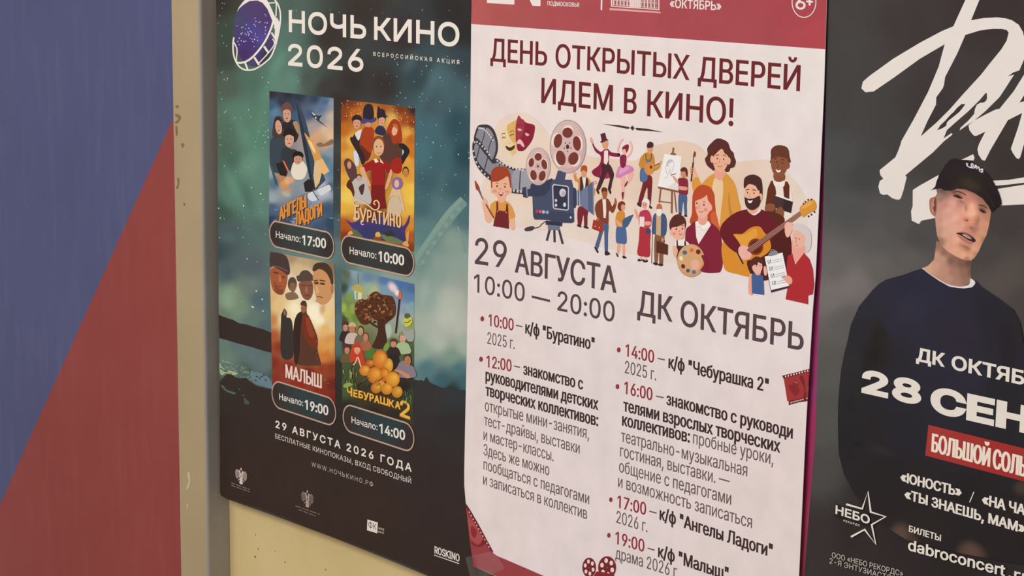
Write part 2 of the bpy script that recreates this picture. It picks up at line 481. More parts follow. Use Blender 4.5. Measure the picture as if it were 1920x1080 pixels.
NIGHT = poster('film_poster', 0.0, (650, 940), 'dark teal poster with aurora sky and four small film pictures, beside the beige post')
WHITE = '#ece0d4'; BLK = '#3a2c27'
sky = [(408,5,'#38322c'),(412,-60,'#38322c'),(640,-60,'#38302d'),(880,-60,'#2f2c2d'),(430,60,'#404a3e'),(420,110,'#42483e'),(425,160,'#4a5a4a'),(470,150,'#466b59'),(520,110,'#4f7666'),(530,60,'#4c6e60'),(535,20,'#4a5f55'),
 (545,150,'#537e6b'),(520,165,'#56806c'),(580,150,'#44534c'),(610,165,'#3d3a38'),(660,150,'#37302d'),(720,160,'#37302e'),(620,70,'#3a322f'),(680,20,'#3a312d'),(760,70,'#3a3030'),(850,20,'#2f2b2a'),(875,60,'#2e2b2b'),
 (870,120,'#37434a'),(800,110,'#3c4a4e'),(780,150,'#36474b'),(830,150,'#406068'),(860,180,'#3b5b64'),(800,190,'#3a545c'),(635,190,'#37302e'),
 (420,230,'#4b6d58'),(450,210,'#4e7a64'),(480,260,'#4b8068'),(415,280,'#496650'),(430,300,'#426755'),(490,320,'#51836d'),(470,310,'#5a8d74'),(440,370,'#4f7c67'),(490,390,'#54806d'),(415,400,'#3d574c'),
 (480,430,'#4a6962'),(430,440,'#465a5b'),(412,470,'#3f4f53'),(470,500,'#4b5c61'),(425,510,'#455a60'),(440,555,'#738c6d'),(425,565,'#7f9873'),(450,580,'#6e896c'),(418,590,'#667f66'),(485,560,'#46616a'),(495,620,'#4a6367'),(470,600,'#5a756c'),
 (632,230,'#36302e'),(632,320,'#39383a'),(632,380,'#3d4648'),(632,430,'#43595c'),(632,470,'#56726f'),(600,474,'#66877f'),(570,465,'#5e7f78'),(632,520,'#48626a'),(632,570,'#40606a'),(632,610,'#4a6e6c'),(632,650,'#476560'),(634,690,'#35332f'),(632,720,'#2e2723'),
 (800,240,'#3a626d'),(860,230,'#33505a'),(790,290,'#3a6873'),(830,290,'#346069'),(872,290,'#2b4751'),(800,340,'#355a64'),(860,350,'#305560'),(790,390,'#3a6068'),(830,400,'#476f74'),(872,410,'#416a6e'),
 (800,440,'#4f7a7c'),(850,450,'#638b8a'),(790,490,'#5d827c'),(700,490,'#72958c'),(740,510,'#82a398'),(830,500,'#7c9f94'),(865,500,'#83a498'),(800,560,'#769a8f'),(850,560,'#8fab9e'),(790,610,'#7f9f92'),(860,610,'#97b0a3'),(820,640,'#93ac9e'),(870,650,'#8aa698'),
 (790,660,'#86a294'),(850,670,'#6f9690'),(800,690,'#47747a'),(860,690,'#427079'),(830,712,'#2f5d67'),(868,715,'#335f69'),
 (420,650,'#5f7a6e'),(440,645,'#567070'),(470,670,'#55706f'),(500,690,'#5a7370'),(425,670,'#63806c'),(460,690,'#4b6058'),(505,700,'#475a5c'),(430,690,'#5a7360'),
 (420,730,'#39302b'),(460,760,'#382c28'),(420,800,'#372b26'),(500,790,'#392c27'),(560,800,'#3a2c26'),(700,850,'#3a2c27'),(850,800,'#342d2e'),(850,730,'#34373a'),(640,800,'#332a27'),
 (420,920,'#382a24'),(550,900,'#3b2b25'),(700,950,'#3b2c26'),(850,950,'#382c29'),(860,1060,'#382b27'),(600,1000,'#3a2b25'),(780,880,'#382c2a')]
def mute(h, k, g):
    v = [int(h[i:i+2], 16) for i in (1, 3, 5)]; m = sum(v) / 3
    return '#' + ''.join('%02x' % min(255, int((c + (m - c) * g) * k)) for c in v)
sky = [(x, y, mute(h, 1.08, .24) if int(h[3:5], 16) > 0x52 else h) for x, y, h in sky]
over = {(840,600):'#babeb0',(850,560):'#aab2a6',(860,520):'#98a49a',(850,450):'#869b90',(820,640):'#b4bcae',(870,650):'#a4b0a2',(790,610):'#a9b4a6',(860,610):'#b6bbad',(790,660):'#93a998',(800,560):'#94a79e',(830,500):'#8ba097',(865,500):'#8fa297',(850,670):'#7f988a',(790,490):'#76918a',(740,510):'#8aa098',(700,490):'#7f988e',(470,540):'#6c7973',(790,430):'#5f7f80'}
sky = [(x, y, h) for x, y, h in sky if (x, y) not in over] + [(x, y, h) for (x, y), h in over.items()]
sheet(NIGHT, 'paper_sheet', [(404,-70),(405,0),(407,200),(409,480),(411.5,700),(412.5,924),(414,929),(424,935),(520,969),(620,1006),(720,1046),(805,1081),(870,1108),(905,1122),(905,-70)], ctrl=sky,
  rays=[(L0, *r) for r in [('#6f9f86',440,430,150,60,-62,.5),('#5f9079',330,760,70,330,10,.4),('#6a9a80',200,900,60,300,-28,.35),('#5c8a74',400,560,60,200,14,.45),('#3c4a44',110,300,60,300,0,.4),('#5a8088',1480,540,60,260,22,.3),('#4c7276',1380,760,60,260,12,.25),('#2f4650',1640,800,60,260,8,.4),('#5c7c80',1330,420,60,130,30,.3)]] + [(L2, *r) for r in [('#6d9f88',130,160,60,260,-24,.4),('#3c5a5a',230,260,60,220,-20,.4),('#587a78',120,520,90,60,0,.4),('#8fb09a',110,930,70,130,0,.45),('#bcc2b4',1600,960,130,180,8,.5),('#a0b4aa',1420,900,50,220,10,.4),('#557c80',1520,200,60,260,20,.25)]])

a = Art(NIGHT, 'printed_landscape', 3, 'dark hill, pale surf and black rocks in the lower half', HL)
a.p('#392d29', [(52,105),(90,125),(150,145),(200,160),(260,195),(330,205),(400,228),(500,255),(590,292),(596,494),(520,478),(400,440),(250,400),(150,370),(60,345)], sm=False)
a.cr = HL; a.flat = True
for i in range(70):   # surf flecks
    x = random.uniform(62, 590); y = 600 + (x-60)*0.33 + random.uniform(-45, 75)
    col = random.choice(['#7f9578','#93a685','#6f8678','#5f7674','#45544a','#7b918e','#6d8290'])
    a.el(col, x, y, random.uniform(8, 30), random.uniform(3, 9), random.uniform(5, 35), 9)
a.flat = False
a.p('#a9b893', [(64,596),(90,640),(130,670),(190,680),(250,705),(200,720),(130,700),(90,720),(66,690)])
a.p('#6b808c', [(380,690),(470,700),(540,730),(590,790),(592,855),(520,835),(440,815),(390,770)])
for x, y in [(440,735),(470,750),(490,735),(530,770),(430,775),(510,720)]: a.el('#3b4546', x, y, 13, 7, 20, 9)
a.cr = PX
q = [HL(*p) for p in [(66,790),(100,745),(140,708),(185,712),(220,740),(270,755),(330,748),(380,790),(430,825),(520,850),(585,860)]]
q += [(510,735),(628,745),(630,700)] + [L3(*p) for p in [(825,420),(868,425)]] + [(642,700),(775,720)]
q += [L3(*p) for p in [(1358,545),(1385,552),(1400,548),(1420,556),(1440,525),(1458,560),(1480,575),(1510,585),(1540,600),(1575,602),(1592,585),(1612,595),(1640,612),(1700,617),(1735,622)]]
q += [(893,735),(893,1113),(870,1104),(805,1077),(720,1042),(620,1002),(520,965),(424,931),(414.5,925),(413.5,920)]
a.field(q, [(415,735,'#39302b'),(460,760,'#382c28'),(420,800,'#372b26'),(500,790,'#392c27'),(560,800,'#3a2c26'),(700,850,'#3a2c27'),(850,800,'#342e2e'),(850,740,'#35383a'),(800,730,'#383434'),(640,800,'#332a27'),(632,690,'#33302e'),
 (420,920,'#382a24'),(550,900,'#3b2b25'),(700,950,'#3b2c26'),(850,950,'#382c29'),(860,1060,'#382b27'),(600,1000,'#3a2b25'),(780,880,'#362c2b'),(480,870,'#3a2b25')], sub=2)
a.cr = HL
a.p('#56685a', [(75,820),(105,830),(130,862),(180,885),(225,895),(215,915),(150,895),(100,860)])
a.p('#4c554b', [(310,955),(330,960),(365,1000),(360,1015),(320,1012)])
a.el('#5a6355', 305, 925, 10, 7); a.el('#5a6355', 262, 862, 10, 6)
a.done()

a = Art(NIGHT, 'star_field', 12, 'tiny white stars scattered over the aurora', L0); a.flat = True
star_boxes = [((30,20),(120,1050),26),((330,520),(380,1000),16),((30,700),(370,1000),24),((1060,380),(1720,560),16),((1100,480),(1730,700),14),((1370,640),(1730,1080),26),((480,100),(1740,60),8),((560,500),(600,560),6)]
for (x0_, y0_), (x1_, y1_), n_ in star_boxes:
    for i in range(n_):
        r_ = random.choice([2.2,2.6,3.2,4.2])
        a.el(random.choice(['#9ab2aa','#b9cac2','#7f9892']), random.uniform(x0_,x1_), random.uniform(min(y0_,y1_),max(y0_,y1_)), r_, r_*1.25, 0, 7)
a.cr = L2
for (x0_, y0_), (x1_, y1_), n_ in [((30,20),(370,420),26),((30,420),(370,1000),18),((1370,0),(1700,380),14),((820,0),(850,420),5)]:
    for i in range(n_):
        r_ = random.choice([2.2,2.6,3.2,4.4])
        a.el(random.choice(['#9ab2aa','#b9cac2','#7f9892']), random.uniform(x0_,x1_), random.uniform(y0_,y1_), r_, r_*1.25, 0, 7)
for x, y in [(270,995),(330,940),(335,1020),(262,990),(290,885),(205,310),(320,228)]: a.el('#d8e2da', x, y, 5, 6, 0, 8)
a.done()['kind'] = 'stuff'
a = Art(NIGHT, 'film_strip_ghost', 3, 'faint film strip curving through the aurora', L2)
a.line('#829c92', [(1370,700),(1430,600),(1520,470),(1600,360),(1690,270)], 62)
a.line('#74908a', [(1395,705),(1455,605),(1545,480),(1625,370),(1700,285)], 44)
for x, y in [(1415,690),(1450,625),(1490,560),(1530,500),(1570,440),(1612,380),(1655,330)]: a.el('#829c92', x, y, 15, 17, 30, 10)
a.line('#7c978e', [(1650,450),(1680,540),(1700,620)], 14)
a.done()

# emblem of the film night: violet disc wrapped in a film strip
a = Art(NIGHT, 'event_logo', 14, 'violet starry disc wrapped in a white film strip', LG)
disc = [(105,380),(110,280),(150,170),(220,80),(300,25),(400,0),(480,20),(560,80),(630,180),(675,300),(650,420),(690,560),(660,720),(600,830),(540,900),(470,950),(380,960),(300,930),(220,860),(160,740),(110,560)]
a.field(disc, [(150,300,'#4a4a6a'),(110,450,'#4a3f6e'),(400,100,'#55406a'),(550,300,'#523d6c'),(400,450,'#52458a'),(500,560,'#554a90'),(300,640,'#4d3570'),(250,800,'#4a3168'),(420,820,'#48386e'),(560,860,'#3d3548'),(620,800,'#3a3a42'),(350,900,'#4a4a66'),(600,620,'#4a3f60')], sm=True, sub=5)
W2 = '#ebe2d8'
a.p(W2, [(148,175),(175,110),(225,40),(262,0),(290,-30),(420,-60),(560,-40),(620,60),(690,220),(770,330),(760,420),(735,520),(700,640),(690,520),(700,450),(690,370),(640,250),(590,130),(520,40),(440,5),(330,15),(240,70),(185,120)], sm=False)
a.line(W2, [(675,300),(640,420),(560,590),(470,720),(370,830),(280,890),(200,910),(150,905)], 28)
a.line(W2, [(690,-10),(740,60),(772,160),(778,280),(765,400),(738,540),(700,680),(640,820),(560,900),(480,960),(390,1005),(290,1015),(210,985),(150,920),(105,810),(92,690),(95,600),(105,540)], 22)
a.line(W2, [(690,380),(715,440),(740,500)], 20); a.line(W2, [(648,470),(700,560)], 24); a.line(W2, [(540,670),(610,770)], 30)
a.line(W2, [(400,830),(470,940)], 30); a.line(W2, [(265,905),(305,1005)], 26); a.line(W2, [(105,610),(150,720),(140,850),(150,915)], 18)
a.line(W2, [(665,560),(690,640),(600,770),(470,910)], 16); a.line(W2, [(600,45),(700,40),(718,60),(712,240)], 18); a.line(W2, [(720,260),(760,330)], 18)
a.p('#4f6a5c', [(622,70),(700,55),(706,210),(690,190)], sm=False); a.p('#4f6a5c', [(728,110),(762,170),(765,300),(722,240)], sm=False)
dots = [(147,375,9),(218,397,12),(240,390,8),(285,358,9),(320,410,10),(270,420,8),(340,452,10),(360,466,10),(305,462,10),(312,478,8),(210,490,13),(225,470,8),(265,487,8),(285,500,9),(325,497,10),(318,515,8),(182,553,12),(162,600,10),(212,590,11),(250,600,12),(278,595,9),(180,645,10),(340,555,8),(365,568,8),(402,568,13),(378,603,10),(448,586,11),(440,540,8),(412,520,8),(418,487,8),(395,675,9),(412,262,9),(424,308,11),(400,355,10),(418,378,9),(470,325,10),(490,315,9),(555,210,9),(570,230,8),(588,333,11),(556,327,8),(560,398,11),(565,440,10),(558,490,10),(560,380,6)]
for x, y, r_ in dots: a.el('#c9c0e6', x, y, r_*0.8, r_*0.9, 0, 8)
a.done()

def T(parent, name, cr, lvl, items, col, label=None, sp=1.0):
    a = Art(parent, name, lvl, label, cr)
    for it in items:
        txt, p0, p1, h, wt = it[:5]
        a.text(txt, p0, p1, h, wt, it[5] if len(it) > 5 else col, it[6] if len(it) > 6 else sp)
    return a.done()

T(NIGHT, 'headline', L0, 14, [('НОЧЬ', (510,216), (1032,266), 149, (.185,.185)), ('КИНО', (1085,268), (1660,318), 155, (.185,.185)), ('2026', (505,442), (1013,487), 148, (.185,.185))], WHITE, 'bold white headline')
T(NIGHT, 'subheading', L0, 14, [('ВСЕРОССИЙСКАЯ АКЦИЯ', (1080,377), (1660,434), 27, .15)], WHITE, sp=1.5)
T(NIGHT, 'date_text', L4, 14, [('29 АВГУСТА 2026 ГОДА', (420,78), (1338,378), 50, (.19,.19))], WHITE, 'wide white date line', sp=1.25)
T(NIGHT, 'admission_text', L4, 14, [('БЕСПЛАТНЫЕ КИНОПОКАЗЫ, ВХОД СВОБОДНЫЙ', (418,150), (1335,456), 33, .13)], '#d8c8ba', sp=1.05)
T(NIGHT, 'web_address', L4, 14, [('WWW.НОЧЬКИНО.РФ', (663,338), (1078,478), 30, .11)], '#c0afa3', 'thin grey web address', sp=1.2)

def eagle(cx, cy, s_, col, dim, label, lines):
    a = Art(NIGHT, 'crest', 14, label, EM)
    P_ = lambda pts: [(cx + x*s_, cy + y*s_ + x*s_*0.3) for x, y in pts]
    for sd in (-1, 1):
        a.p(dim, P_([(sd*8,-10),(sd*22,-42),(sd*44,-62),(sd*62,-40),(sd*64,0),(sd*56,34),(sd*40,44),(sd*26,26),(sd*12,20)]))
        for k in range(4): a.line(BLK, P_([(sd*(26+k*9),-34+k*2),(sd*(24+k*9),28-k*3)]), 2.2*s_)
        a.p(col, P_([(sd*4,-22),(sd*10,-50),(sd*22,-56),(sd*30,-44),(sd*20,-40),(sd*16,-14)]))
        a.line(col, P_([(sd*10,36),(sd*26,52),(sd*34,62)]), 7*s_)
    a.p(col, P_([(-14,-16),(14,-16),(17,20),(12,48),(20,84),(0,96),(-20,84),(-12,48),(-17,20)]))
    a.p(col, P_([(-12,-58),(0,-96),(12,-58),(0,-64)]), sm=False)
    a.p(dim, P_([(-9,-8),(9,-8),(9,16),(0,26),(-9,16)]), sm=False)
    for (p0, p1, wd) in lines:
        n = 22
        for k in range(n):
            if k % 7 == 5: continue
            t0, t1 = k/n, (k+.72)/n
            a.line('#8d7b70', [(p0[0]+(p1[0]-p0[0])*t0, p0[1]+(p1[1]-p0[1])*t0), (p0[0]+(p1[0]-p0[0])*t1, p0[1]+(p1[1]-p0[1])*t1)], wd)
    a.done()
eagle(312, 312, 1.0, '#d9cac0', '#a39288', 'white double-headed eagle crest at the left bottom corner', [((200,392),(412,468),11), ((205,420),(412,494),11)])
eagle(1058, 568, 1.05, '#b09d94', '#7d6b63', 'grey double-headed eagle crest in the middle of the bottom', [((925,650),(1200,748),10), ((962,692),(1155,768),10)])
a = Art(NIGHT, 'sponsor_logo', 14, 'white square logo with two dark letters', L4)
a.p('#e6ded3', [(1040,698),(1110,719),(1107,792),(1037,771)], sm=False)
a.text('ФК', (1047,752), (1100,770), 42, .1, '#4a3f3a')
a.text('ФОНД', (1115,763), (1153,774), 13, .16, '#c9bcb0'); a.text('КИНО', (1113,786), (1152,797), 13, .16, '#c9bcb0')
a.done()
a = Art(NIGHT, 'sponsor_logo', 14, 'narrow white lettering with a bar under it', L4)
a.text('ROSKINO', (1493,927), (1662,985), 50, .14, '#e6ddd2')
a.p('#e6ddd2', [(1490,936),(1660,994),(1660,1000),(1490,941)], sm=False)
a.done()

# start-time badges
def badge(Lp, Rp, Tp, Bp, cr, c_mid, items, label):
    y = 0.0
    q = [at(*cr(*p), y) for p in (Lp, Rp, Tp, Bp)]
    x0_, x1_, zt, zb = q[0].x, q[1].x, q[2].z, q[3].z
    a = Art(NIGHT, 'time_badge', 40, label, cr)
    def rr(g):
        r_ = (zt - zb) / 2 - g; pts = []
        for k in range(19): t = math.pi/2 - math.pi*k/18; pts.append((x1_ - g - r_ + r_*math.cos(t), (zt+zb)/2 + r_*math.sin(t)))
        for k in range(19): t = -math.pi/2 - math.pi*k/18; pts.append((x0_ + g + r_ + r_*math.cos(t), (zt+zb)/2 + r_*math.sin(t)))
        return pts
    def proj(P):      # back to the frame
        d = P - CAM; v = [d.dot(cam_axis(i)) for i in range(3)]
        return 960 + F_PX*v[0]/v[2], 540 + F_PX*v[1]/v[2]
    out = [proj(Vector((x, 0, z))) for x, z in rr(0)]; inn = [proj(Vector((x, 0, z))) for x, z in rr(0.0016)]
    a.p('#c3a08a', out, sm=False, raw=True)
    a.cr = PX
    mx, my = sum(p[0] for p in inn)/len(inn), sum(p[1] for p in inn)/len(inn)
    a.field(inn, [(inn[28][0], inn[28][1], '#3a302d'), (inn[9][0], inn[9][1], '#38302e'), (mx, my, c_mid), (mx+12, my-8, c_mid), (mx-12, my+8, '#3a3c3a')], sub=5)
    for p in inn[:0]: pass
    o = a.done()
    T(o, 'time_text', cr, 44, items, WHITE)
badge((377,487), (816,582), (600,446), (600,632), L2, '#3c4644', [('Начало:', (422,524), (588,557), 46, .13), ('17:00', (600,572), (761,598), 66, .19)], 'dark pill with the start time under the war drama picture at top left')
badge((861,590), (1356,692), (1100,545), (1100,742), L2, '#3b3f3d', [('Начало:', (920,633), (1100,668), 48, .13), ('10:00', (1115,684), (1288,714), 71, .19)], 'dark pill with the start time under the orange picture')
badge((393,637), (829,772), (600,606), (600,797), L3, '#334243', [('Начало:', (445,681), (606,726), 43, .13), ('19:00', (618,746), (776,790), 65, .19)], 'outlined pill with the start time under the fiery war picture')
badge((873,782), (1357,932), (1100,770), (1100,964), L3, '#304142', [('Начало:', (933,839), (1108,890), 45, .13), ('14:00', (1120,907), (1294,958), 66, .19)], 'outlined pill with the start time under the garden picture')

# ---- the four film pictures (plain generic scenes in the same colours)
def face(a, cx, cy, rx, ry, sk, hair, rot=0, cap=None):
    a.el(hair, cx, cy - ry*.15, rx*1.18, ry*1.12, rot, 18)
    a.el(sk, cx, cy + ry*.1, rx, ry*.95, rot, 18)
    a.el('#4a2c22', cx - rx*.38, cy, rx*.14, ry*.06, rot, 8); a.el('#4a2c22', cx + rx*.38, cy, rx*.14, ry*.06, rot, 8)
    a.soft('#6b3a2a', cx + rx*.1, cy + ry*.25, rx*.22, ry*.3, rot, .5)
    a.el('#8a4436', cx, cy + ry*.55, rx*.32, ry*.07, rot, 8)
    if cap: a.p(cap, [(cx - rx*1.3, cy - ry*.35), (cx - rx*1.1, cy - ry*1.05), (cx, cy - ry*1.4), (cx + rx*1.15, cy - ry), (cx + rx*1.25, cy - ry*.3), (cx, cy - ry*.55)])

a = Art(NIGHT, 'film_picture', 13, 'blue and orange sea war picture with a plane and sailing ship', PX)
a.field([(505.2,170.5),(625.6,183.9),(624.6,450),(504.3,428)], [(508,175,'#332f36'),(540,176,'#302c36'),(560,180,'#2f3644'),(590,185,'#33435c'),(610,190,'#4b6a8c'),(622,195,'#8a95a0'),(600,205,'#5c7592'),(622,220,'#c3b0a0'),(600,225,'#8a93a0'),(580,215,'#46597a'),
   (610,245,'#d8b898'),(585,240,'#a89a98'),(595,255,'#d8a478'),(620,255,'#e0bc96'),(610,270,'#c7a07a'),(508,200,'#3f5c78'),(515,210,'#5c7f98'),(510,230,'#52718a'),(530,190,'#33384a'),(545,200,'#30425a'),(550,220,'#3a5c78'),(510,265,'#56636e'),(512,300,'#8c8078'),(508,320,'#98a8a4'),(515,345,'#55728a'),
   (620,285,'#8a97a2'),(610,300,'#5c7c92'),(622,320,'#5a7f98'),(560,330,'#8a9498'),(530,360,'#9a9c98'),(510,370,'#9aa6b0'),(620,350,'#4a6480'),(610,355,'#c8ccd4'),(595,360,'#b9bcc8'),(580,372,'#8494a8'),(510,390,'#4a607a'),(560,395,'#445a78'),(615,390,'#3d5470'),(622,420,'#33465e'),(600,430,'#3f5570'),(508,415,'#2f3c50'),(540,420,'#354a66')], sub=5)
a.cr = F1
a.p('#3a4a5a', [(395,160),(430,200),(520,420),(620,800),(780,1200),(640,1340),(590,1200),(500,800)], sm=False)
a.p('#2a3440', [(395,160),(520,620),(590,1080),(640,1300),(600,1300),(540,1000),(470,620)], sm=False)
a.p('#d89a50', [(510,610),(560,650),(620,700),(660,780),(790,1060),(690,1100),(600,840)], sm=True); a.p('#f0d090', [(560,690),(610,730),(650,830),(640,860),(590,780)])
for x, y, rx, ry in [(620,740,40,60),(650,820,30,60),(590,690,30,50)]: a.soft('#ffcf6a', x, y, rx, ry, -30, .8)
a.p('#8c6a58', [(660,745),(720,720),(760,740),(860,680),(872,740),(780,770),(700,780)])
a.p('#3a3a40', [(590,340),(640,370),(700,385),(740,370),(705,420),(700,445),(820,545),(690,460),(640,420),(605,385)], sm=False)
a.p('#d8d0c8', [(600,345),(625,350),(655,378),(630,380)], sm=False); a.el('#d8d0c8', 655, 410, 10, 14)
a.p('#3c4650', [(75,740),(110,660),(180,640),(260,660),(280,760),(300,900),(250,1000),(230,1100),(130,1100),(75,980)])
a.p('#4a3a34', [(110,640),(120,470),(150,395),(220,400),(250,470),(250,640),(200,660)])
face(a, 185, 520, 42, 95, '#d3a088', '#3a2a28', -8)
a.p('#2f2a2c', [(230,520),(260,460),(350,440),(420,470),(440,620),(390,720),(300,640)]); a.p('#b08a60', [(365,470),(420,460),(440,540),(440,620),(410,580)])
face(a, 290, 360, 52, 105, '#cf9b80', '#6a443a', -5, '#6e4a42')
a.p('#37393f', [(215,850),(270,770),(330,800),(420,830),(400,960),(330,1080),(230,1100)])
face(a, 320, 680, 58, 100, '#d6a285', '#3a2d2a', 5, '#26211f')
a.p('#e8dcc8', [(345,1060),(380,970),(470,950),(530,1010),(545,1080),(500,1180),(400,1190),(350,1130)])
face(a, 430, 930, 52, 70, '#cc9478', '#33261f', 8, '#221c1a')
a.cr = F1b
a.p('#e8b878', [(690,0),(740,-20),(800,90),(830,140),(760,190),(720,150)], sm=False); a.p('#e0bc88', [(640,20),(700,0),(725,190),(700,290),(650,360),(625,200)], sm=False)
a.p('#2e2624', [(500,290),(560,240),(610,260),(640,360),(600,400),(520,405)], sm=False)
a.p('#d2d6dc', [(540,450),(600,400),(640,430),(680,500),(600,520)]); a.p('#d5d6dc', [(680,370),(760,330),(820,310),(850,370),(800,410),(720,450)])
a.line('#3a3a40', [(440,470),(640,380),(830,300)], 7); a.line('#26282e', [(610,380),(690,510)], 9)
for x, y, rx, ry, c in [(250,300,90,90,'#d89850'),(300,260,70,80,'#e8b070'),(220,220,60,80,'#c88040'),(350,250,60,60,'#d8a080'),(300,380,70,60,'#c8905c'),(180,150,50,90,'#b08858'),(280,430,90,50,'#b8b0a4')]: a.soft(c, x, y, rx, ry, 20, .95)
a.p('#46525c', [(70,40),(110,90),(180,330),(140,300),(80,90)], sm=False); a.p('#e07a50', [(235,0),(260,20),(318,140),(300,160),(250,60)], sm=False); a.p('#2a2522', [(150,50),(240,20),(300,150),(280,210),(200,190)], sm=False)
for i in range(40):
    x, y = random.uniform(75,860), random.uniform(430,850)
    a.soft(random.choice(['#8ea2b8','#5c7694','#2e3f56','#c2cbd6']), x, y, random.uniform(20,60), random.uniform(8,22), random.uniform(-40,10), .55)
o = a.done()
a = Art(o, 'film_title', 34, 'slanting orange film title', F1b)
for dx, dy, c in ((7, 6, '#3a2a28'), (0, 0, '#e08c38')):
    a.text('АНГЕЛЫ', (190+dx,775+dy), (540+dx,600+dy), 172, .16, c); a.text('ЛАДОГИ', (395+dx,835+dy), (738+dx,708+dy), 168, .16, c)
a.done()

a = Art(NIGHT, 'film_picture', 13, 'orange picture of a costumed troupe on a starry glow', PX)
a.field([(639.6,185.8),(777.7,203),(776,472),(638.6,452)], [(641,188,'#4a2a24'),(660,190,'#7a3a20'),(690,196,'#b06428'),(720,200,'#a85a24'),(750,204,'#7a3818'),(775,206,'#3a2a28'),(645,215,'#8a4018'),(665,215,'#c0681c'),(700,215,'#d89038'),(735,225,'#e0b060'),(755,225,'#a04818'),(774,230,'#8a3c18'),
  (645,245,'#c06a20'),(645,275,'#cf8430'),(660,265,'#e8b850'),(655,290,'#e0a848'),(770,260,'#c06820'),(762,250,'#e0a848'),(772,290,'#c87424'),(765,300,'#e0a040'),(645,310,'#d08a38'),(645,340,'#e0a440'),(655,350,'#f0c858'),(650,370,'#f0cc60'),(642,390,'#e8b040'),(772,330,'#e09c3c'),(770,355,'#f0c04c'),(772,375,'#f0c850'),(765,390,'#e8b448'),
  (642,420,'#b4541c'),(645,445,'#8a3818'),(772,420,'#d88830'),(774,445,'#b05820'),(772,465,'#8a3c18'),(700,400,'#6a3420'),(710,330,'#7a2018')], sub=5)
a.cr = F2
for i in range(46):
    x, y = random.choice([(random.uniform(70,330), random.uniform(60,260)), (random.uniform(690,990), random.uniform(110,420))])
    a.el('#f0c090', x, y, random.uniform(3,8), random.uniform(3,9), 0, 8)
a.p('#d0d8ec', [(225,700),(280,720),(285,880),(240,860)]); a.p('#c8d4e8', [(775,660),(850,650),(850,800),(780,800)])
# figures at the back: dark hats, a red beard, long red hair
a.p('#3a2a2c', [(205,540),(250,470),(330,450),(360,560),(340,680),(300,720),(230,640)]); a.p('#e0d8d4', [(245,470),(300,430),(325,440),(290,560),(255,520)])
face(a, 265, 340, 48, 75, '#d89878', '#5a3028', 0, '#33242a')
a.p('#2f2733', [(345,180),(375,110),(430,100),(470,150),(470,290),(350,300)]); a.p('#4a4478', [(320,340),(340,280),(430,300),(500,270),(505,310),(450,340),(380,350)])
a.p('#a8401c', [(300,600),(330,450),(370,390),(440,390),(480,440),(470,560),(430,760),(330,740)]); a.el('#d08a68', 410, 365, 45, 32); a.p('#6a2c1c', [(310,620),(400,700),(440,740),(380,830),(300,760)])
a.p('#33304a', [(490,460),(530,380),(600,390),(640,480),(580,500)]); face(a, 578, 305, 42, 70, '#d8a080', '#4a3028', 4, '#2c2830')
a.p('#2c2830', [(520,280),(530,130),(560,160),(610,175),(630,240),(665,262),(600,260)])
a.p('#a63c18', [(600,640),(630,470),(670,360),(720,295),(780,310),(820,400),(830,580),(740,640),(690,560)]); a.p('#5a3a30', [(590,520),(680,480),(720,600),(820,600),(830,760),(700,870),(560,800)])
a.el('#e0ac88', 742, 440, 36, 62, 10); a.p('#c06a38', [(715,360),(770,360),(790,430),(750,400)])
a.p('#2c2426', [(790,630),(850,600),(930,690),(880,800),(830,870),(820,780),(860,700)]); a.p('#38262a', [(180,560),(210,520),(290,620),(370,800),(330,870),(280,740)])
a.p('#a2281c', [(690,860),(760,780),(830,800),(820,960),(730,970)])
# smaller figures
a.p('#5c3c40', [(100,850),(160,790),(250,900),(260,1080),(180,1060)]); face(a, 168, 870, 26, 50, '#d09870', '#7a4828'); face(a, 880, 965, 34, 58, '#c8834c', '#4a2a18')
# someone in a plain red shirt stands in front
a.p('#9c2220', [(330,890),(420,830),(500,800),(600,820),(680,860),(700,930),(650,980),(610,930),(610,1330),(450,1330),(450,960),(370,960)])
a.p('#e0a880', [(300,920),(350,900),(380,980),(440,1130),(400,1130),(330,990)]); a.p('#e0a880', [(690,930),(710,990),(660,1150),(620,1180),(640,1090)])
a.el('#8a4a28', 535, 620, 82, 118); a.el('#e0ae84', 540, 650, 66, 108); a.el('#4a2c20', 515, 640, 8, 9, 0, 10); a.el('#4a2c20', 568, 640, 8, 9, 0, 10); a.line('#9a5038', [(515,715),(545,728),(572,715)], 6)
a.p('#efe2cc', [(475,800),(510,790),(540,830),(500,850)], sm=False); a.p('#efe2cc', [(560,790),(606,860),(560,835)], sm=False)
a.cr = F2b
a.p('#7c201c', [(455,180),(610,180),(620,330),(640,480),(440,480)], sm=False)
a.p('#c0b8b4', [(210,150),(260,90),(360,80),(400,180),(440,300),(430,420),(240,400),(235,260)]); a.p('#54342c', [(290,210),(360,170),(340,300),(310,290)]); face(a, 290, 95, 28, 42, '#cfa890', '#3a2c2c')
a.p('#dcb894', [(720,220),(800,210),(860,440),(870,520),(830,480),(800,330),(700,330),(640,400),(690,300)]); a.p('#d2b898', [(660,420),(700,340),(790,330),(830,500),(800,560),(660,560)])
a.el('#8a6a92', 775, 160, 70, 82); a.el('#e0b8a0', 768, 165, 30, 50); a.p('#5a2c1c', [(130,190),(180,110),(230,260),(220,330),(190,260)])
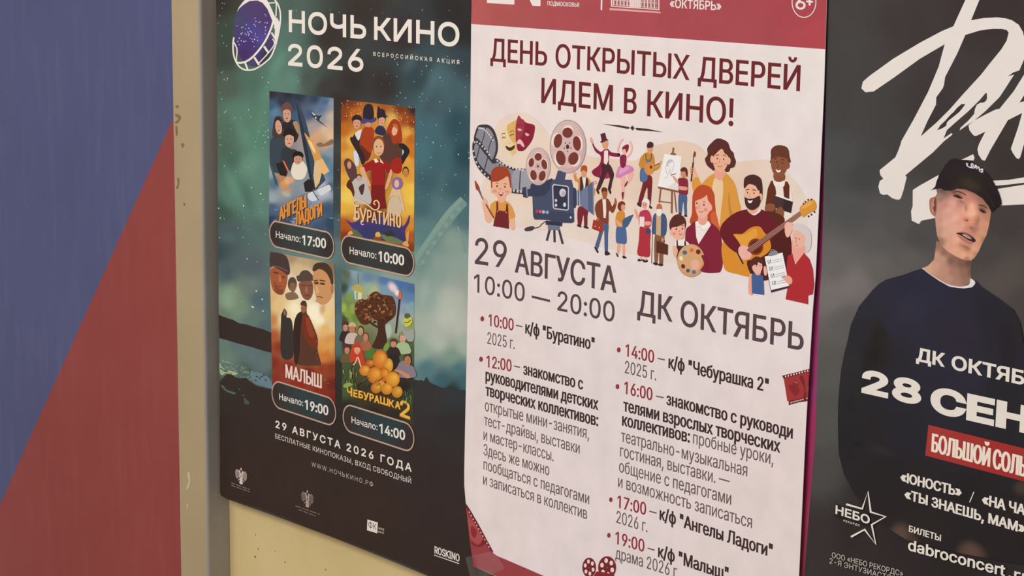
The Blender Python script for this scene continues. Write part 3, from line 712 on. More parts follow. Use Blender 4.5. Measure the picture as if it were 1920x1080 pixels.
# blue night hill with a lantern and snow
a.p('#443a78', [(125,620),(200,660),(300,620),(420,640),(560,580),(700,640),(850,700),(930,560),(920,660),(870,760),(850,900),(600,840),(350,860),(200,720)]); a.p('#3a3a66', [(300,740),(500,700),(740,700),(850,800),(840,900),(380,850)])
for x, y in [(255,720),(320,738),(392,770),(740,775)]: a.soft('#a8b0d8', x, y, 16, 16)
a.p('#5f6a48', [(210,740),(280,770),(340,850),(220,820)]); a.p('#6a7a50', [(570,810),(700,830),(850,900),(780,930),(620,880)]); a.p('#3c3430', [(610,790),(690,760),(750,810),(650,830)])
a.el('#e0ac58', 530, 815, 34, 42); a.p('#8a4a24', [(480,840),(570,845),(565,880),(490,875)]); a.p('#d8a468', [(150,790),(190,760),(215,800),(160,815)]); a.p('#d8a468', [(840,930),(880,890),(920,930),(910,965)]); a.p('#d89858', [(890,790),(925,770),(915,900),(890,890)])
o = a.done()
a = Art(o, 'film_title', 34, 'curling pale gold film title', F2b)
for d_, c, tw in ((5, '#5c3024', .17), (0, '#ecc090', .13)):
    for t, x, yb, x2, yb2, h in [('Б',232,622,300,632,195),('У',300,652,388,662,185),('Р',392,650,452,658,160),('А',452,660,518,672,145),('Т',520,672,582,682,170),('И',598,684,670,694,165),('Н',680,700,745,712,170),('О',760,715,826,728,165)]:
        a.text(t, (x+d_, yb+d_), (x2+d_, yb2+d_), h, tw, c)
    a.line(c, [(235+d_,440+d_),(222+d_,400),(260+d_,372),(330+d_,385),(410+d_,440),(480+d_,495),(535+d_,480),(545+d_,420),(520+d_,380),(490+d_,385),(480+d_,415),(500+d_,432)], 17)
    a.line(c, [(262+d_,600),(225+d_,590),(228+d_,625),(262+d_,640)], 12); a.line(c, [(345+d_,625),(315+d_,640),(325+d_,680),(352+d_,678)], 11)
a.done()

a = Art(NIGHT, 'film_picture', 13, 'sepia and red war picture with soldiers above a burning street', PX)
a.field([(505.6,471),(627.2,494.6),(628.8,760),(510.6,726)], [(507,474,'#6a5a50'),(545,482,'#a89070'),(570,488,'#c0a478'),(590,492,'#b89c74'),(622,500,'#8a7050'),(560,505,'#d8bc90'),(575,520,'#e8d4b0'),(545,530,'#e8d8b8'),(562,545,'#f0e4cc'),(510,560,'#d8b478'),(525,572,'#e8c88c'),(545,580,'#f4e0b0'),(562,590,'#fbeecb'),(590,585,'#fff2d2'),(600,600,'#fff0c8'),
  (615,590,'#e8c088'),(622,610,'#e8cc98'),(512,600,'#c8884c'),(530,600,'#f0d498'),(550,610,'#f8e4b8'),(612,615,'#e8b868'),(622,640,'#d8924c'),(512,630,'#b05c30'),(520,650,'#98402a'),(545,640,'#b8683c'),(512,680,'#86301f'),(540,690,'#8a3020'),(610,650,'#e0a050'),(604,670,'#d88840'),(622,660,'#c8783c'),(622,690,'#8a3a24'),(605,690,'#983c24'),
  (515,715,'#8f2f20'),(560,720,'#942f20'),(600,735,'#8c2c1f'),(624,750,'#7a271d'),(580,700,'#7a2c20'),(624,720,'#6e281e')], sub=5)
a.cr = F3
a.p('#a85a38', [(85,300),(180,290),(290,330),(290,480),(240,620),(160,610),(110,560),(85,450)]); a.p('#4a3a36', [(75,110),(130,90),(260,120),(310,200),(330,330),(300,375),(220,320),(110,270),(78,280)]); a.line('#7a5a50', [(100,260),(200,280),(300,330)], 14)
a.p('#8a4a30', [(130,450),(180,540),(240,560),(230,620),(150,600)]); a.p('#6a3a2a', [(120,330),(180,345),(180,362),(120,350)]); a.p('#6a3a2a', [(225,390),(262,400),(262,415),(225,405)]); a.line('#7a3c2c', [(165,515),(200,525),(232,522)], 10); a.p('#c07a50', [(190,370),(215,400),(215,460),(190,455)])
a.el('#6a5040', 358, 490, 58, 90); a.el('#8a6448', 365, 530, 40, 62); a.p('#5c4a3c', [(305,470),(340,405),(385,415),(410,480),(350,470)]); a.p('#8a6a50', [(270,620),(340,590),(400,600),(435,670),(300,690)])
a.p('#8a5540', [(450,470),(600,450),(620,600),(570,690),(500,670),(455,570)]); a.p('#5a463c', [(410,390),(440,380),(480,325),(550,318),(600,360),(650,440),(560,450),(460,460),(425,450)]); a.p('#6a4436', [(480,500),(530,500),(530,515),(480,515)]); a.p('#6a4436', [(555,505),(600,500),(600,518),(555,518)]); a.p('#a87050', [(530,520),(552,570),(540,600),(520,590)]); a.line('#5c3830', [(515,628),(550,640),(585,630)], 9)
a.p('#cf9462', [(625,340),(700,300),(800,320),(860,420),(870,600),(830,700),(760,750),(690,730),(650,620),(625,480)]); a.p('#4a3828', [(612,310),(640,240),(720,215),(800,235),(860,320),(878,480),(850,490),(830,420),(780,340),(700,300),(640,330)])
a.p('#5a3826', [(630,475),(680,460),(690,490),(645,490)]); a.p('#5a3826', [(710,470),(770,480),(760,500),(715,492)]); a.line('#4a3020', [(625,455),(680,440)], 14); a.line('#4a3020', [(700,440),(775,455)], 14); a.p('#e0b080', [(660,500),(690,560),(690,610),(660,600)]); a.line('#7a4830', [(665,655),(700,650),(745,665)], 12); a.soft('#e8b888', 780, 560, 70, 90, 0, .6); a.soft('#8a5434', 690, 700, 60, 40, 0, .7); a.el('#b87a50', 862, 555, 20, 60)
a.soft('#fff6dc', 640, 850, 80, 160, -15, .95); a.soft('#fff0cc', 380, 800, 90, 120, 0, .7); a.soft('#f4d890', 800, 860, 90, 110, 0, .6); a.soft('#e8c080', 180, 740, 130, 80, 0, .6); a.soft('#c88450', 740, 800, 60, 110, 10, .6)
a.p('#3c3430', [(230,850),(260,800),(290,850),(285,910),(340,930),(365,1050),(370,1400),(220,1400),(215,940)]); a.el('#8a6450', 262, 850, 18, 38)
a.p('#5a3a2a', [(430,860),(470,830),(470,720),(510,700),(540,740),(540,850),(570,900),(620,1010),(680,1180),(680,1330),(720,1500),(660,1520),(400,1500),(380,1330),(365,1180),(385,960)]); a.p('#3a2620', [(385,960),(430,860),(480,880),(460,1100),(450,1350),(420,1500),(390,1480),(370,1150)]); a.p('#7d3420', [(500,890),(560,900),(610,1010),(672,1180),(670,1300),(600,1280),(520,1180),(480,1020)]); a.p('#96422a', [(530,920),(570,930),(610,1040),(640,1140),(590,1160),(545,1060)]); a.el('#a06040', 500, 800, 34, 55); a.p('#4a3a30', [(460,750),(480,708),(525,706),(542,770),(500,760)])
a.soft('#c05028', 560, 1020, 60, 140, -15, .8)
a.cr = F3b
a.soft('#e0a858', 850, 330, 60, 160, 0, .8); a.soft('#d07838', 780, 470, 110, 90, 0, .8); a.soft('#5c2a20', 560, 430, 130, 170, 0, .9); a.soft('#5a241c', 640, 540, 90, 60, 0, .8); a.soft('#7c2c1e', 250, 350, 120, 120, 0, .5)
for i in range(26): a.el('#f0b868', random.uniform(660,890), random.uniform(250,850), random.uniform(2,5), random.uniform(2,6), 0, 7)
o = a.done()
T(o, 'film_title', F3b, 34, [('МАЛЫШ', (272,728), (732,868), 170, .145)], '#ecd2c2', 'narrow white film title')

a = Art(NIGHT, 'film_picture', 13, 'green garden picture with a crowd around a heap of oranges', PX)
a.field([(640.4,501.6),(776.8,532.6),(775.6,798),(641.6,772)], [(642,505,'#6a7f70'),(650,515,'#5c6a58'),(665,512,'#8aa0a8'),(690,520,'#6a88a8'),(720,525,'#5478a4'),(750,532,'#4c72a4'),(773,540,'#4a6c9c'),(645,540,'#3f4a3c'),(660,545,'#7a9ca8'),(690,540,'#9ab098'),(700,545,'#b0b888'),(720,545,'#7c98b0'),(770,560,'#6284ac'),(645,570,'#7a8c4c'),(655,580,'#7a9448'),(660,600,'#8a9c4c'),
  (765,580,'#94a4b0'),(760,600,'#a8b4b0'),(770,610,'#8aa05c'),(750,620,'#98a488'),(645,600,'#4c4c38'),(680,590,'#8a8448'),(700,560,'#c8b078'),(645,640,'#4a3a30'),(680,640,'#6a6a48'),(750,650,'#5a6a3c'),(770,660,'#4a5a34'),(645,690,'#4a5a34'),(660,700,'#4a4a30'),(720,700,'#7a4a1c'),(770,700,'#33302a'),(760,725,'#2e2824'),(645,730,'#4a5a38'),(680,735,'#3a3426'),(720,740,'#4a3420'),(770,740,'#3c4430'),(650,765,'#2e2a22'),(700,775,'#332822'),(740,785,'#332a24'),(772,785,'#3a3c2c')], sub=5)
a.cr = F4
# bandstand, foliage, a dark-leaved tree instead of a figure, and a bonfire torch
a.p('#b8a860', [(200,355),(225,305),(290,290),(350,350),(365,410),(290,395)]); a.p('#dcd4a0', [(230,370),(330,400),(325,480),(240,480)], sm=False); a.p('#6a9a98', [(255,385),(275,388),(275,475),(255,475)], sm=False); a.line('#4a5668', [(278,150),(280,290)], 8)
for x, y, rx, ry, c in [(170,450,60,80,'#7f9a48'),(100,590,50,80,'#9cb450'),(150,660,60,70,'#8aa444'),(210,600,50,80,'#95a850'),(90,130,60,50,'#546a50'),(960,560,50,70,'#7fa4a8'),(900,740,60,70,'#98a838'),(700,1000,40,50,'#6a8040'),(930,1000,70,60,'#3f5430'),(660,880,60,120,'#b4bcb0'),(250,720,60,70,'#6a8a3c'),(860,620,50,60,'#8c9cb0')]: a.soft(c, x, y, rx, ry, 0, .95, .5)
crown = [(235,620),(250,530),(310,480),(390,480),(440,410),(510,380),(580,420),(660,430),(720,450),(755,540),(760,630),(740,700),(660,760),(560,760),(470,740),(400,800),(320,790),(265,710)]
a.p('#5a3320', crown)
for i in range(95):
    t = random.uniform(0, 6.28); r_ = random.random() ** .5
    x, y = 500 + 255*r_*math.cos(t), 600 + 185*r_*math.sin(t)
    a.el(random.choice(['#4a2c20','#6a3c24','#7a4a2a','#8f5a34','#a8744a','#3f2a22']), x, y, random.uniform(14,26), random.uniform(9,16), random.uniform(0,180), 8)
a.p('#4a2c20', [(525,740),(600,740),(625,880),(640,1010),(600,1100),(460,1090),(500,980),(530,880)]); a.line('#4a2c20', [(540,840),(470,800),(420,760)], 26); a.line('#4a2c20', [(600,800),(690,720)], 24)
a.line('#3a2c30', [(805,470),(780,700),(755,910)], 24); a.p('#d86a40', [(795,385),(820,380),(830,470),(795,470)]); a.soft('#f4d8d8', 720, 330, 70, 110, -40, .9); a.soft('#f8e8e8', 775, 400, 50, 60, -30, .9)
def mixc(a_, b_, t): return '#' + ''.join('%02x' % round(int(a_[i:i+2], 16)*(1-t) + int(b_[i:i+2], 16)*t) for i in (1, 3, 5))
def orange(x, y, rx, ry, c):
    a.el(mixc(c, '#a04812', .25), x, y, rx, ry, 0, 24)
    for k in range(1, 7): a.el(mixc(mixc(c, '#a04812', .25), mixc(c, '#ffc850', .5), k/6), x + rx*.05*k, y - ry*.045*k, rx*(1-.13*k), ry*(1-.13*k), 0, 22)
# crowd
def folk(cx, cy, rx, ry, sk, hair, body, cap=None):
    a.p(body, [(cx-rx*2.4,cy+ry*3.2),(cx-rx*1.9,cy+ry*1.4),(cx-rx*.6,cy+ry*.9),(cx+rx*.6,cy+ry*.9),(cx+rx*1.9,cy+ry*1.4),(cx+rx*2.4,cy+ry*3.2)])
    face(a, cx, cy, rx, ry, sk, hair, 0, cap)
folk(120, 830, 30, 55, '#cc8c74', '#4a3028', '#3a2c2c', '#54342c'); folk(205, 850, 36, 58, '#cc7c58', '#5a4434', '#cfb8b0', '#c8b490'); folk(312, 880, 32, 52, '#cc9878', '#4a3426', '#7a6a50'); folk(375, 960, 30, 50, '#c88868', '#7a4a30', '#a86848')
folk(845, 970, 40, 60, '#d8a488', '#4a3a2c', '#a8bc90', '#8f8a6c'); folk(728, 1040, 34, 48, '#c88c74', '#5a3024', '#3a2c28', '#6a3a28')
a.p('#a0a49c', [(830,820),(900,880),(980,860),(980,1000),(900,1000)]); a.p('#d0c850', [(865,720),(950,710),(960,780),(900,830),(862,790)]); a.line('#3a3a28', [(865,770),(905,775),(950,740)], 9); a.el('#5a6240', 900, 690, 36, 34)
a.cr = F4b
folk(140, 105, 32, 50, '#cc8870', '#54302a', '#6a5a38', '#5c342c')
a.p('#c24428', [(180,150),(210,60),(255,10),(310,50),(345,150),(370,300),(320,330),(260,250),(185,270)]); face(a, 268, 105, 34, 55, '#e0a484', '#d8a868', 0, '#c23c26'); a.line('#e8c8a8', [(270,200),(245,270),(215,300)], 14); a.line('#e8c8a8', [(280,200),(300,270),(315,325)], 14)
a.p('#4f7a34', [(380,180),(430,90),(490,100),(470,210),(410,220)]); a.p('#7f9a48', [(600,80),(650,10),(680,60),(630,130)])
folk(905, 240, 42, 66, '#b87858', '#4a3430', '#8a7c84'); a.p('#8a7c84', [(740,350),(800,270),(860,250),(880,330),(800,360)]); a.p('#c88c6c', [(735,370),(800,360),(880,400),(940,440),(900,470),(820,410)])
a.p('#2f2a28', [(660,190),(760,160),(800,260),(740,360),(660,320)]); 
for x, y, rx, ry, c in [(430,280,60,50,'#b05a24'),(560,230,95,120,'#d87c2c'),(665,305,58,92,'#e0a038'),(365,370,70,68,'#d88838'),(610,420,70,90,'#d06c24'),(490,430,95,105,'#d8822c'),(720,480,88,95,'#e4a030'),(570,540,50,50,'#d09440'),(510,590,70,70,'#c07c30'),(645,600,75,75,'#d88c30'),(775,640,70,75,'#c88c34')]:
    orange(x, y, rx, ry, c)
for i in range(30):
    x = random.uniform(75, 260); y = random.uniform(290, 560)
    a.line(random.choice(['#8a9a58','#4a5c34','#b4bc7c','#3a4428']), [(x, y), (x + random.uniform(-12,25), y + random.uniform(50,120))], random.uniform(6,14), taper=(1, .3))
for i in range(16):
    x = random.uniform(850, 970); y = random.uniform(610, 780)
    a.line(random.choice(['#8a9a68','#4a5c40','#5a6a48']), [(x, y), (x + random.uniform(-14,14), y + random.uniform(50,130))], random.uniform(6,12), taper=(1, .3))
for i in range(12):
    x = random.uniform(250, 560); y = random.uniform(500, 600)
    a.line(random.choice(['#3a3028','#6a6048','#4a4450']), [(x, y), (x + random.uniform(40,110), y - random.uniform(30,70))], random.uniform(5,11), taper=(1, .2))
a.p('#8fa84a', [(90,560),(150,520),(210,545),(180,570),(120,590)])
o = a.done()
a = Art(o, 'film_title', 34, 'bubbly yellow film title', F4b)
for t, x, yb, x2, yb2, h in [('Ч',138,690,208,702,118),('Е',218,704,275,716,100),('Б',282,720,345,732,100),('У',345,742,418,756,105),('Р',422,756,480,770,100),('А',482,774,550,790,98),('Ш',556,790,665,822,100),('К',668,826,735,842,95),('А',745,848,815,866,98)]:
    a.text(t, (x,yb), (x2,yb2), h, .24, '#dc8c2c'); a.text(t, (x+4,yb-8), (x2-4,yb2-8), h*.9, .19, '#ecb84c')
a.text('2', (805,950), (940,998), 220, .2, '#dc8c2c'); a.text('2', (812,938), (932,982), 205, .15, '#ecb84c')
a.done()
# ================================================================ event poster (white, crimson bands)
M5 = crop(870, 0, 7200/2800.); M6 = crop(870, 420, 7200/2800.); M7 = crop(870, 700, 1920/700.)
MH = crop(880, 0, 1920/360.); MH2 = crop(1220, 0, 1920/360.); MB = crop(840, 900, 6.0); MS = crop(1440, 560, 831/200.)
CA = crop(880, 200, 3.6); CB = crop(1080, 220, 3.6); CC = crop(1250, 240, 985/310.); RL = crop(1000, 200, 7.2)

# the strip of an older poster that peeks out behind
OLD = Vector(at(1530, 700, -0.002))
MAG = poster('hidden_poster', -0.002, (1530, 1085), 'plain magenta poster showing only as a narrow strip behind the white poster')
sheet(MAG, 'paper_sheet', [(1380,-60),(1550,-60),(1549,100),(1546.5,270),(1541,500),(1536.5,560),(1528.5,820),(1522,900),(1510,1050),(1507,1090),(1506,1130),(1330,1060)], ctrl=[(1547,100,'#55304a'),(1545,250,'#813a61'),(1542,350,'#94355c'),(1537,500,'#98345f'),(1530,650,'#a13a6d'),(1527,720,'#9c3d70'),(1522,800,'#a33561'),(1514,900,'#a2335a'),(1508,1000,'#a83e57'),(1503,1080,'#aa4657')])

DAY = poster('event_poster', -0.006, (1100, 1085), 'white poster with crimson top band, illustrated crowd and film camera, centre of the wall')
PAPER = [(890,60,'#e8dad6'),(1200,60,'#e9dbd7'),(1540,130,'#eadfdb'),(890,200,'#ead9d4'),(1100,200,'#ebddd8'),(1500,300,'#eadddb'),(900,480,'#e9dad7'),(1200,520,'#eadcda'),(1500,600,'#ecdfdd'),(890,700,'#e8d8d5'),(1150,750,'#e8dad8'),(1480,850,'#ead9d7'),(900,930,'#ebdbd8'),(1100,1000,'#ebdcda'),(1450,1050,'#ebdbd8')]
day_edge_l = [(888,1062),(884.5,1040),(877.5,981),(873.5,945),(870.5,910),(870.5,880),(872,800),(875.5,640),(877.5,540),(879.5,400),(882,200),(883.5,45),(884.5,0),(885,-60)]
day_edge_r = [(1551,-60),(1550,0),(1547.5,92),(1545,170),(1540.5,270),(1535,400),(1529,520),(1524,580),(1518,680),(1511,800),(1504.5,940),(1498,1080),(1495,1150)]
sheet(DAY, 'paper_sheet', [(1488,1292),(1300,1219),(1100,1143),(1000,1106),(930,1080)] + day_edge_l + day_edge_r[:-1], ctrl=PAPER)

CR = '#aa4a50'
a = Art(DAY, 'top_band', 1, 'crimson band across the top', PX)
a.field([(884.8,-58),(884.4,0),(883.6,45),(1547.4,92.3),(1549.8,0),(1550.6,-58)], [(890,20,'#b55a58'),(960,30,'#ae5553'),(1040,30,'#ac4f53'),(1150,50,'#ac4c53'),(1300,50,'#a94a52'),(1400,70,'#a84b52'),(1540,60,'#b24950'),(1500,30,'#aa474f'),(1200,10,'#ab4c53')], sub=2)
a.done()
LT = '#eaddd6'
a = Art(DAY, 'header_logo', 6, 'pale letter-like emblem cut by the frame', MH)
a.p(LT, [(176,-60),(452,-50),(450,46),(176,30)], sm=False); a.p(LT, [(560,-60),(600,-8),(630,57),(708,62),(712,-60),(650,-60)], sm=False)
a.p(LT, [(176,-250),(452,-240),(452,-210),(260,-218),(258,-50),(176,-58)], sm=False); a.p(LT, [(560,-240),(640,-236),(712,-110),(712,60),(640,57),(560,-100)], sm=False)
a.done()
T(DAY, 'header_text', MH, 6, [('ПОДМОСКОВЬЯ', (780,54), (1098,70), 42, .15)], LT, sp=1.05)
a = Art(DAY, 'header_rule', 6, None, MH); a.p(LT, [(1318,-80),(1332,-80),(1329,101),(1313,100)], sm=False); a.done()
a = Art(DAY, 'building_emblem', 6, 'pale line drawing of a columned palace front', MH)
S = 0.075
def bl(pts, col=LT): a.p(col, [(x, y + (x-1415)*S) for x, y in pts], sm=False)
bl([(1403,80),(1905,80),(1918,95),(1400,102)], '#dfa6a2'); bl([(1416,-110),(1900,-110),(1900,64),(1416,66)]); bl([(1428,-100),(1890,-100),(1890,56),(1428,58)], '#b05a5e')
bl([(1500,-190),(1660,-240),(1820,-190),(1820,-112),(1500,-112)]); bl([(1530,-180),(1660,-222),(1790,-180),(1790,-120),(1530,-120)], '#b05a5e')
for i, x in enumerate(range(1438, 1880, 34)):
    bl([(x,-92),(x+9,-92),(x+9,54),(x,54)])
    bl([(x+13,-80),(x+30,-80),(x+30,-20),(x+13,-20)], '#d9b2ae'); bl([(x+16,-74),(x+27,-74),(x+27,-26),(x+16,-26)], '#8a4448')
    bl([(x+13,-10),(x+30,-10),(x+30,48),(x+13,48)], '#d9b2ae'); bl([(x+16,4),(x+27,4),(x+27,40),(x+16,40)], '#8a4448')
bl([(1600,-100),(1712,-100),(1712,56),(1600,58)], '#e0bfba')
for x in range(1606, 1710, 18): bl([(x,-95),(x+7,-95),(x+7,54),(x,54)], LT)
a.done()
T(DAY, 'header_text', MH2, 6, [('«ОКТЯБРЬ»', (190,76), (706,106), 90, .145)], LT, 'bold pale house name in the band')
a = Art(DAY, 'age_mark', 6, 'pale ring with an age limit', MH2)
a.ring(LT, 1533, 20, 119, 154, 9); a.text('6', (1447,92), (1548,97), 130, .17, LT); a.p(LT, [(1555,4),(1624,10),(1624,28),(1555,22)], sm=False); a.p(LT, [(1580,-40),(1602,-40),(1600,56),(1579,54)], sm=False)
a.done()

RB = '#6e2a2c'; PU = '#5b464b'; DK = '#40302f'; GR = '#6b5a5a'; RE = '#96343a'
T(DAY, 'headline', M5, 3, [('ДЕНЬ', (127,295), (400,319), 112, .135), ('ОТКРЫТЫХ', (440,324), (1086,387), 114, .135), ('ДВЕРЕЙ', (1127,391), (1619,440), 120, .135)], RB, 'dark red two-line headline')
T(DAY, 'headline', M5, 3, [('ИДЕМ', (372,496), (716,537), 122, .135), ('В', (770,546), (831,551), 124, .135), ('КИНО!', (882,560), (1298,609), 128, .135)], RB, 'dark red second line of the headline')
a = Art(DAY, 'ornament', 3, 'dark tapering rule with a small diamond', M5)
a.p('#4a3034', [(668,598),(745,603),(795,612),(800,618),(790,622),(740,612)], sm=False); a.p('#4a3034', [(962,637),(880,620),(830,616),(825,622),(836,628),(890,632)], sm=False); a.p('#4a3034', [(812,605),(823,618),(812,630),(801,616)], sm=False)
a.done()
T(DAY, 'date_text', M6, 3, [('29', (52,192), (205,214), 128, .13), ('АВГУСТА', (245,233), (734,333), 120, .13)], PU, 'large plum date')
T(DAY, 'time_text', M6, 3, [('10:00', (48,327), (292,376), 88, .13), ('—', (326,388), (414,410), 90, .12), ('20:00', (450,416), (725,474), 95, .13)], PU, 'large plum opening hours')
T(DAY, 'venue_text', M6, 3, [('ДК', (835,438), (1004,473), 122, .13), ('ОКТЯБРЬ', (1042,488), (1636,613), 125, .13)], PU, 'large plum venue name')

def entry(cr, bullet, items, label):
    a = Art(DAY, 'schedule_entry', 3, label)
    if bullet: a.cr = bullet[0]; a.el(RE, bullet[1], bullet[2], 9, 12.5)
    for it in items:
        a.cr = it[0]; a.text(*it[1:])
    a.done()
BW, TW, NW = .14, .085, .15
entry(0, (M6,88,457), [(M6,'10:00',(118,490),(239,515),57,.13,RE), (M6,'–',(250,512),(281,519),56,.09,GR), (M6,'к/ф "Буратино"',(295,527),(629,610),60,BW,DK), (M6,'2025 г.',(112,577),(244,604),57,TW,GR)], 'red ten o\'clock entry at the left')
entry(0, (M6,82,652), [(M6,'12:00',(108,690),(229,712),57,.13,RE), (M6,'–',(240,708),(270,715),56,.09,GR), (M6,'знакомство с',(285,725),(574,800),58,BW,DK),
  (M7,'руководителями детских',(110,37),(690,190),62,BW,DK), (M7,'творческих коллективов:',(110,114),(690,273),62,BW,DK), (M7,'открытые мини-занятия,',(107,192),(642,338),60,TW,GR),
  (M7,'тест-драйвы, выставки',(103,266),(594,414),58,TW,GR), (M7,'и мастер-классы.',(100,342),(460,453),58,TW,GR), (M7,'Здесь же можно',(100,419),(438,526),58,TW,GR), (M7,'пообщаться с педагогами',(100,494),(643,674),58,TW,GR), (M7,'и записаться в коллектив',(98,571),(632,751),58,TW,GR)], 'long noon entry at the left')
entry(0, (M6,746,607), [(M6,'14:00',(778,637),(916,671),60,.13,RE), (M6,'–',(933,672),(968,680),58,.09,GR), (M6,'к/ф "Чебурашка 2"',(985,694),(1468,812),63,BW,DK), (M6,'2025 г.',(775,718),(926,755),60,TW,GR)], 'red two o\'clock entry at the right')
entry(0, (M6,740,784), [(M6,'16:00',(772,818),(908,852),60,.13,RE), (M6,'–',(925,854),(962,862),58,.09,GR), (M7,'знакомство с руководи',(1040,161),(1690,337),66,BW,DK), (M7,'телями взрослых творческих',(818,194),(1625,409),66,BW,DK),
  (M7,'коллективов:',(812,268),(1161,358),66,BW,DK), (M7,'пробные уроки,',(1177,361),(1590,470),66,TW,GR), (M7,'театрально-музыкальная',(807,350),(1456,531),64,TW,GR), (M7,'гостиная, выставки. —',(802,427),(1365,585),64,TW,GR), (M7,'общение с педагогами',(797,506),(1373,677),64,TW,GR), (M7,'и возможность записаться',(792,584),(1480,797),64,TW,GR)], 'long four o\'clock entry at the right')
entry(0, (M7,755,650), [(M7,'17:00',(788,690),(936,730),64,.13,RE), (M7,'–',(952,735),(990,745),62,.09,GR), (M7,'к/ф "Ангелы Ладоги"',(1005,752),(1586,948),66,BW,DK), (M7,'2026 г.',(783,768),(943,818),63,TW,GR)], 'red five o\'clock entry at the right')
entry(0, (M7,745,833), [(M7,'19:00',(778,876),(927,920),64,.13,RE), (M7,'–',(943,925),(980,936),62,.09,GR), (M7,'к/ф "Малыш"',(997,944),(1359,1066),66,BW,DK), (M7,'драма 2026 г.',(778,952),(1105,1055),62,TW,GR)], 'red seven o\'clock entry at the bottom right')

a = Art(DAY, 'film_strip', 3, 'red film strip corner at the right edge', MS)
a.p('#6e2426', [(108,600),(215,575),(322,546),(319,640),(311,700),(308,798),(240,808),(162,830),(160,800),(140,730),(128,650),(118,615)], sm=False)
a.p('#a5393a', [(122,622),(220,598),(318,572),(316,640),(309,700),(307,765),(240,780),(150,800),(138,720)], sm=False)
for i in range(9):
    t = i/8.; a.p('#ecdcd4', [(132+t*172,601-t*44),(142+t*172,599-t*44),(142+t*172,612-t*44),(134+t*172,614-t*44)], sm=False); a.p('#ecdcd4', [(175+t*122,805-t*32),(184+t*122,803-t*32),(184+t*122,813-t*32),(176+t*122,815-t*32)], sm=False)
a.p('#7d2a2a', [(245,615),(275,608),(290,700),(298,775),(275,780),(282,700)]); a.p('#8a2d2e', [(195,650),(212,635),(235,660),(232,690),(246,715),(215,760),(190,735),(175,715),(160,690),(165,668),(185,672)])
a.line('#c9a09a', [(203,655),(215,648),(228,662)], 3)
a.done()
a = Art(DAY, 'bottom_band', 3, 'crimson film strip corner and band at the bottom left', MB)
a.p('#9d4347', [(205,268),(250,345),(345,520),(430,680),(505,820),(560,858),(640,890),(860,985),(1060,1072),(2400,1596),(3895,2172),(3888,2345),(2400,1760),(1000,1222),(560,1086),(400,1018),(288,972),(268,850),(240,640),(222,480),(205,320)], sm=False)
a.p('#742a2c', [(202,262),(250,335),(345,500),(430,660),(510,805),(498,830),(420,690),(330,540),(240,375),(205,312)], sm=False)
a.p('#b04f54', [(228,430),(290,490),(395,655),(340,720),(262,660),(238,560)]); a.p('#8f3030', [(260,520),(300,540),(325,590),(300,655),(262,610)]); a.p('#7c2c30', [(262,690),(340,735),(405,655),(440,700),(380,745),(330,752),(265,720)])
for x, y in [(240,362),(261,400),(284,440),(305,478),(324,512),(346,550),(371,590),(392,630),(415,670),(439,710),(461,752)]: a.el('#e6cfc6', x, y, 7, 9, -30, 8)
a.done()
a = Art(DAY, 'reel_icon', 3, 'two small dark red film reels at the bottom', MB)
for cx, cy, rx, ry in [(1588,985,78,112),(1790,985,102,128)]:
    a.el('#8a2f34', cx, cy, rx, ry); a.el('#7a2a2e', cx, cy, rx*.9, ry*.9)
    for k in range(6): t = math.radians(60*k + 20); a.el('#ecdcd4', cx + rx*.6*math.cos(t), cy + ry*.62*math.sin(t), rx*.2, ry*.21, 0, 14)
    a.el('#b86a68', cx, cy, rx*.06, ry*.06, 0, 8)
a.p('#8a2f34', [(1650,1060),(1700,1030),(1880,1080),(1900,1200),(1620,1180)])
a.done()

# ---------------------------------------------------------------- the illustration
SK, SKP, INKD = '#eab294', '#efb3a4', '#43292a'
a = Art(DAY, 'illustration_ground', 2, 'soft cream shape behind the illustrated crowd', M5)
ctl = [(150,700,'#e7d2c0'),(300,600,'#e8d3c2'),(300,900,'#e8d0bc'),(700,850,'#e7cdb8'),(1000,760,'#e6cbb5'),(1300,900,'#e6ccb8'),(1550,900,'#e6d2c2'),(1640,1050,'#e8d8cc'),(250,1080,'#e8d4c6'),(500,1150,'#e8d6ca'),(900,1200,'#e8d7cb'),(1100,1260,'#ead9d0')]
a.field([(85,1010),(90,880),(130,830),(120,740),(150,610),(200,560),(270,543),(330,560),(400,632),(440,690),(600,752),(760,768),(830,772),(900,712),(980,687),(1060,680),(1130,700),(1180,742),(1300,778),(1480,772),(1570,842),(1640,935),(1662,1010),(1640,1140),(1600,1330),(1200,1300),(1000,1270),(760,1215),(520,1150),(360,1110),(180,1080)], ctl, sm=True, sub=2)
a.done()
a = Art(DAY, 'theatre_masks', 4, 'gold comedy mask and crimson tragedy mask', CA)
a.p('#ead0a6', [(212,185),(240,150),(300,98),(318,95),(322,250),(315,305),(292,332),(262,312),(228,262),(214,220)]); a.p('#ddb066', [(255,128),(302,96),(318,100),(322,235),(300,248),(275,215),(258,170)]); a.p('#e2bf80', [(300,250),(318,240),(318,300),(292,330),(280,300)])
a.line('#5a3a2a', [(217,188),(230,180),(243,184)], 4); a.line('#5a3a2a', [(275,172),(290,163),(303,168)], 4); a.line('#4a2c24', [(220,215),(232,204),(244,212)], 5); a.line('#4a2c24', [(275,198),(290,186),(302,192)], 5)
a.p('#4f2e26', [(244,264),(275,275),(306,260),(302,283),(278,298),(255,290)]); a.p('#e9b48c', [(262,246),(272,240),(280,250)])
a.p('#8d2339', [(331,60),(350,80),(385,108),(438,125),(440,170),(425,225),(398,265),(370,295),(345,300),(325,292),(318,245),(312,180),(314,120)]); a.p('#a3384b', [(331,60),(350,80),(372,100),(366,180),(352,215),(316,240),(312,180),(314,120)])
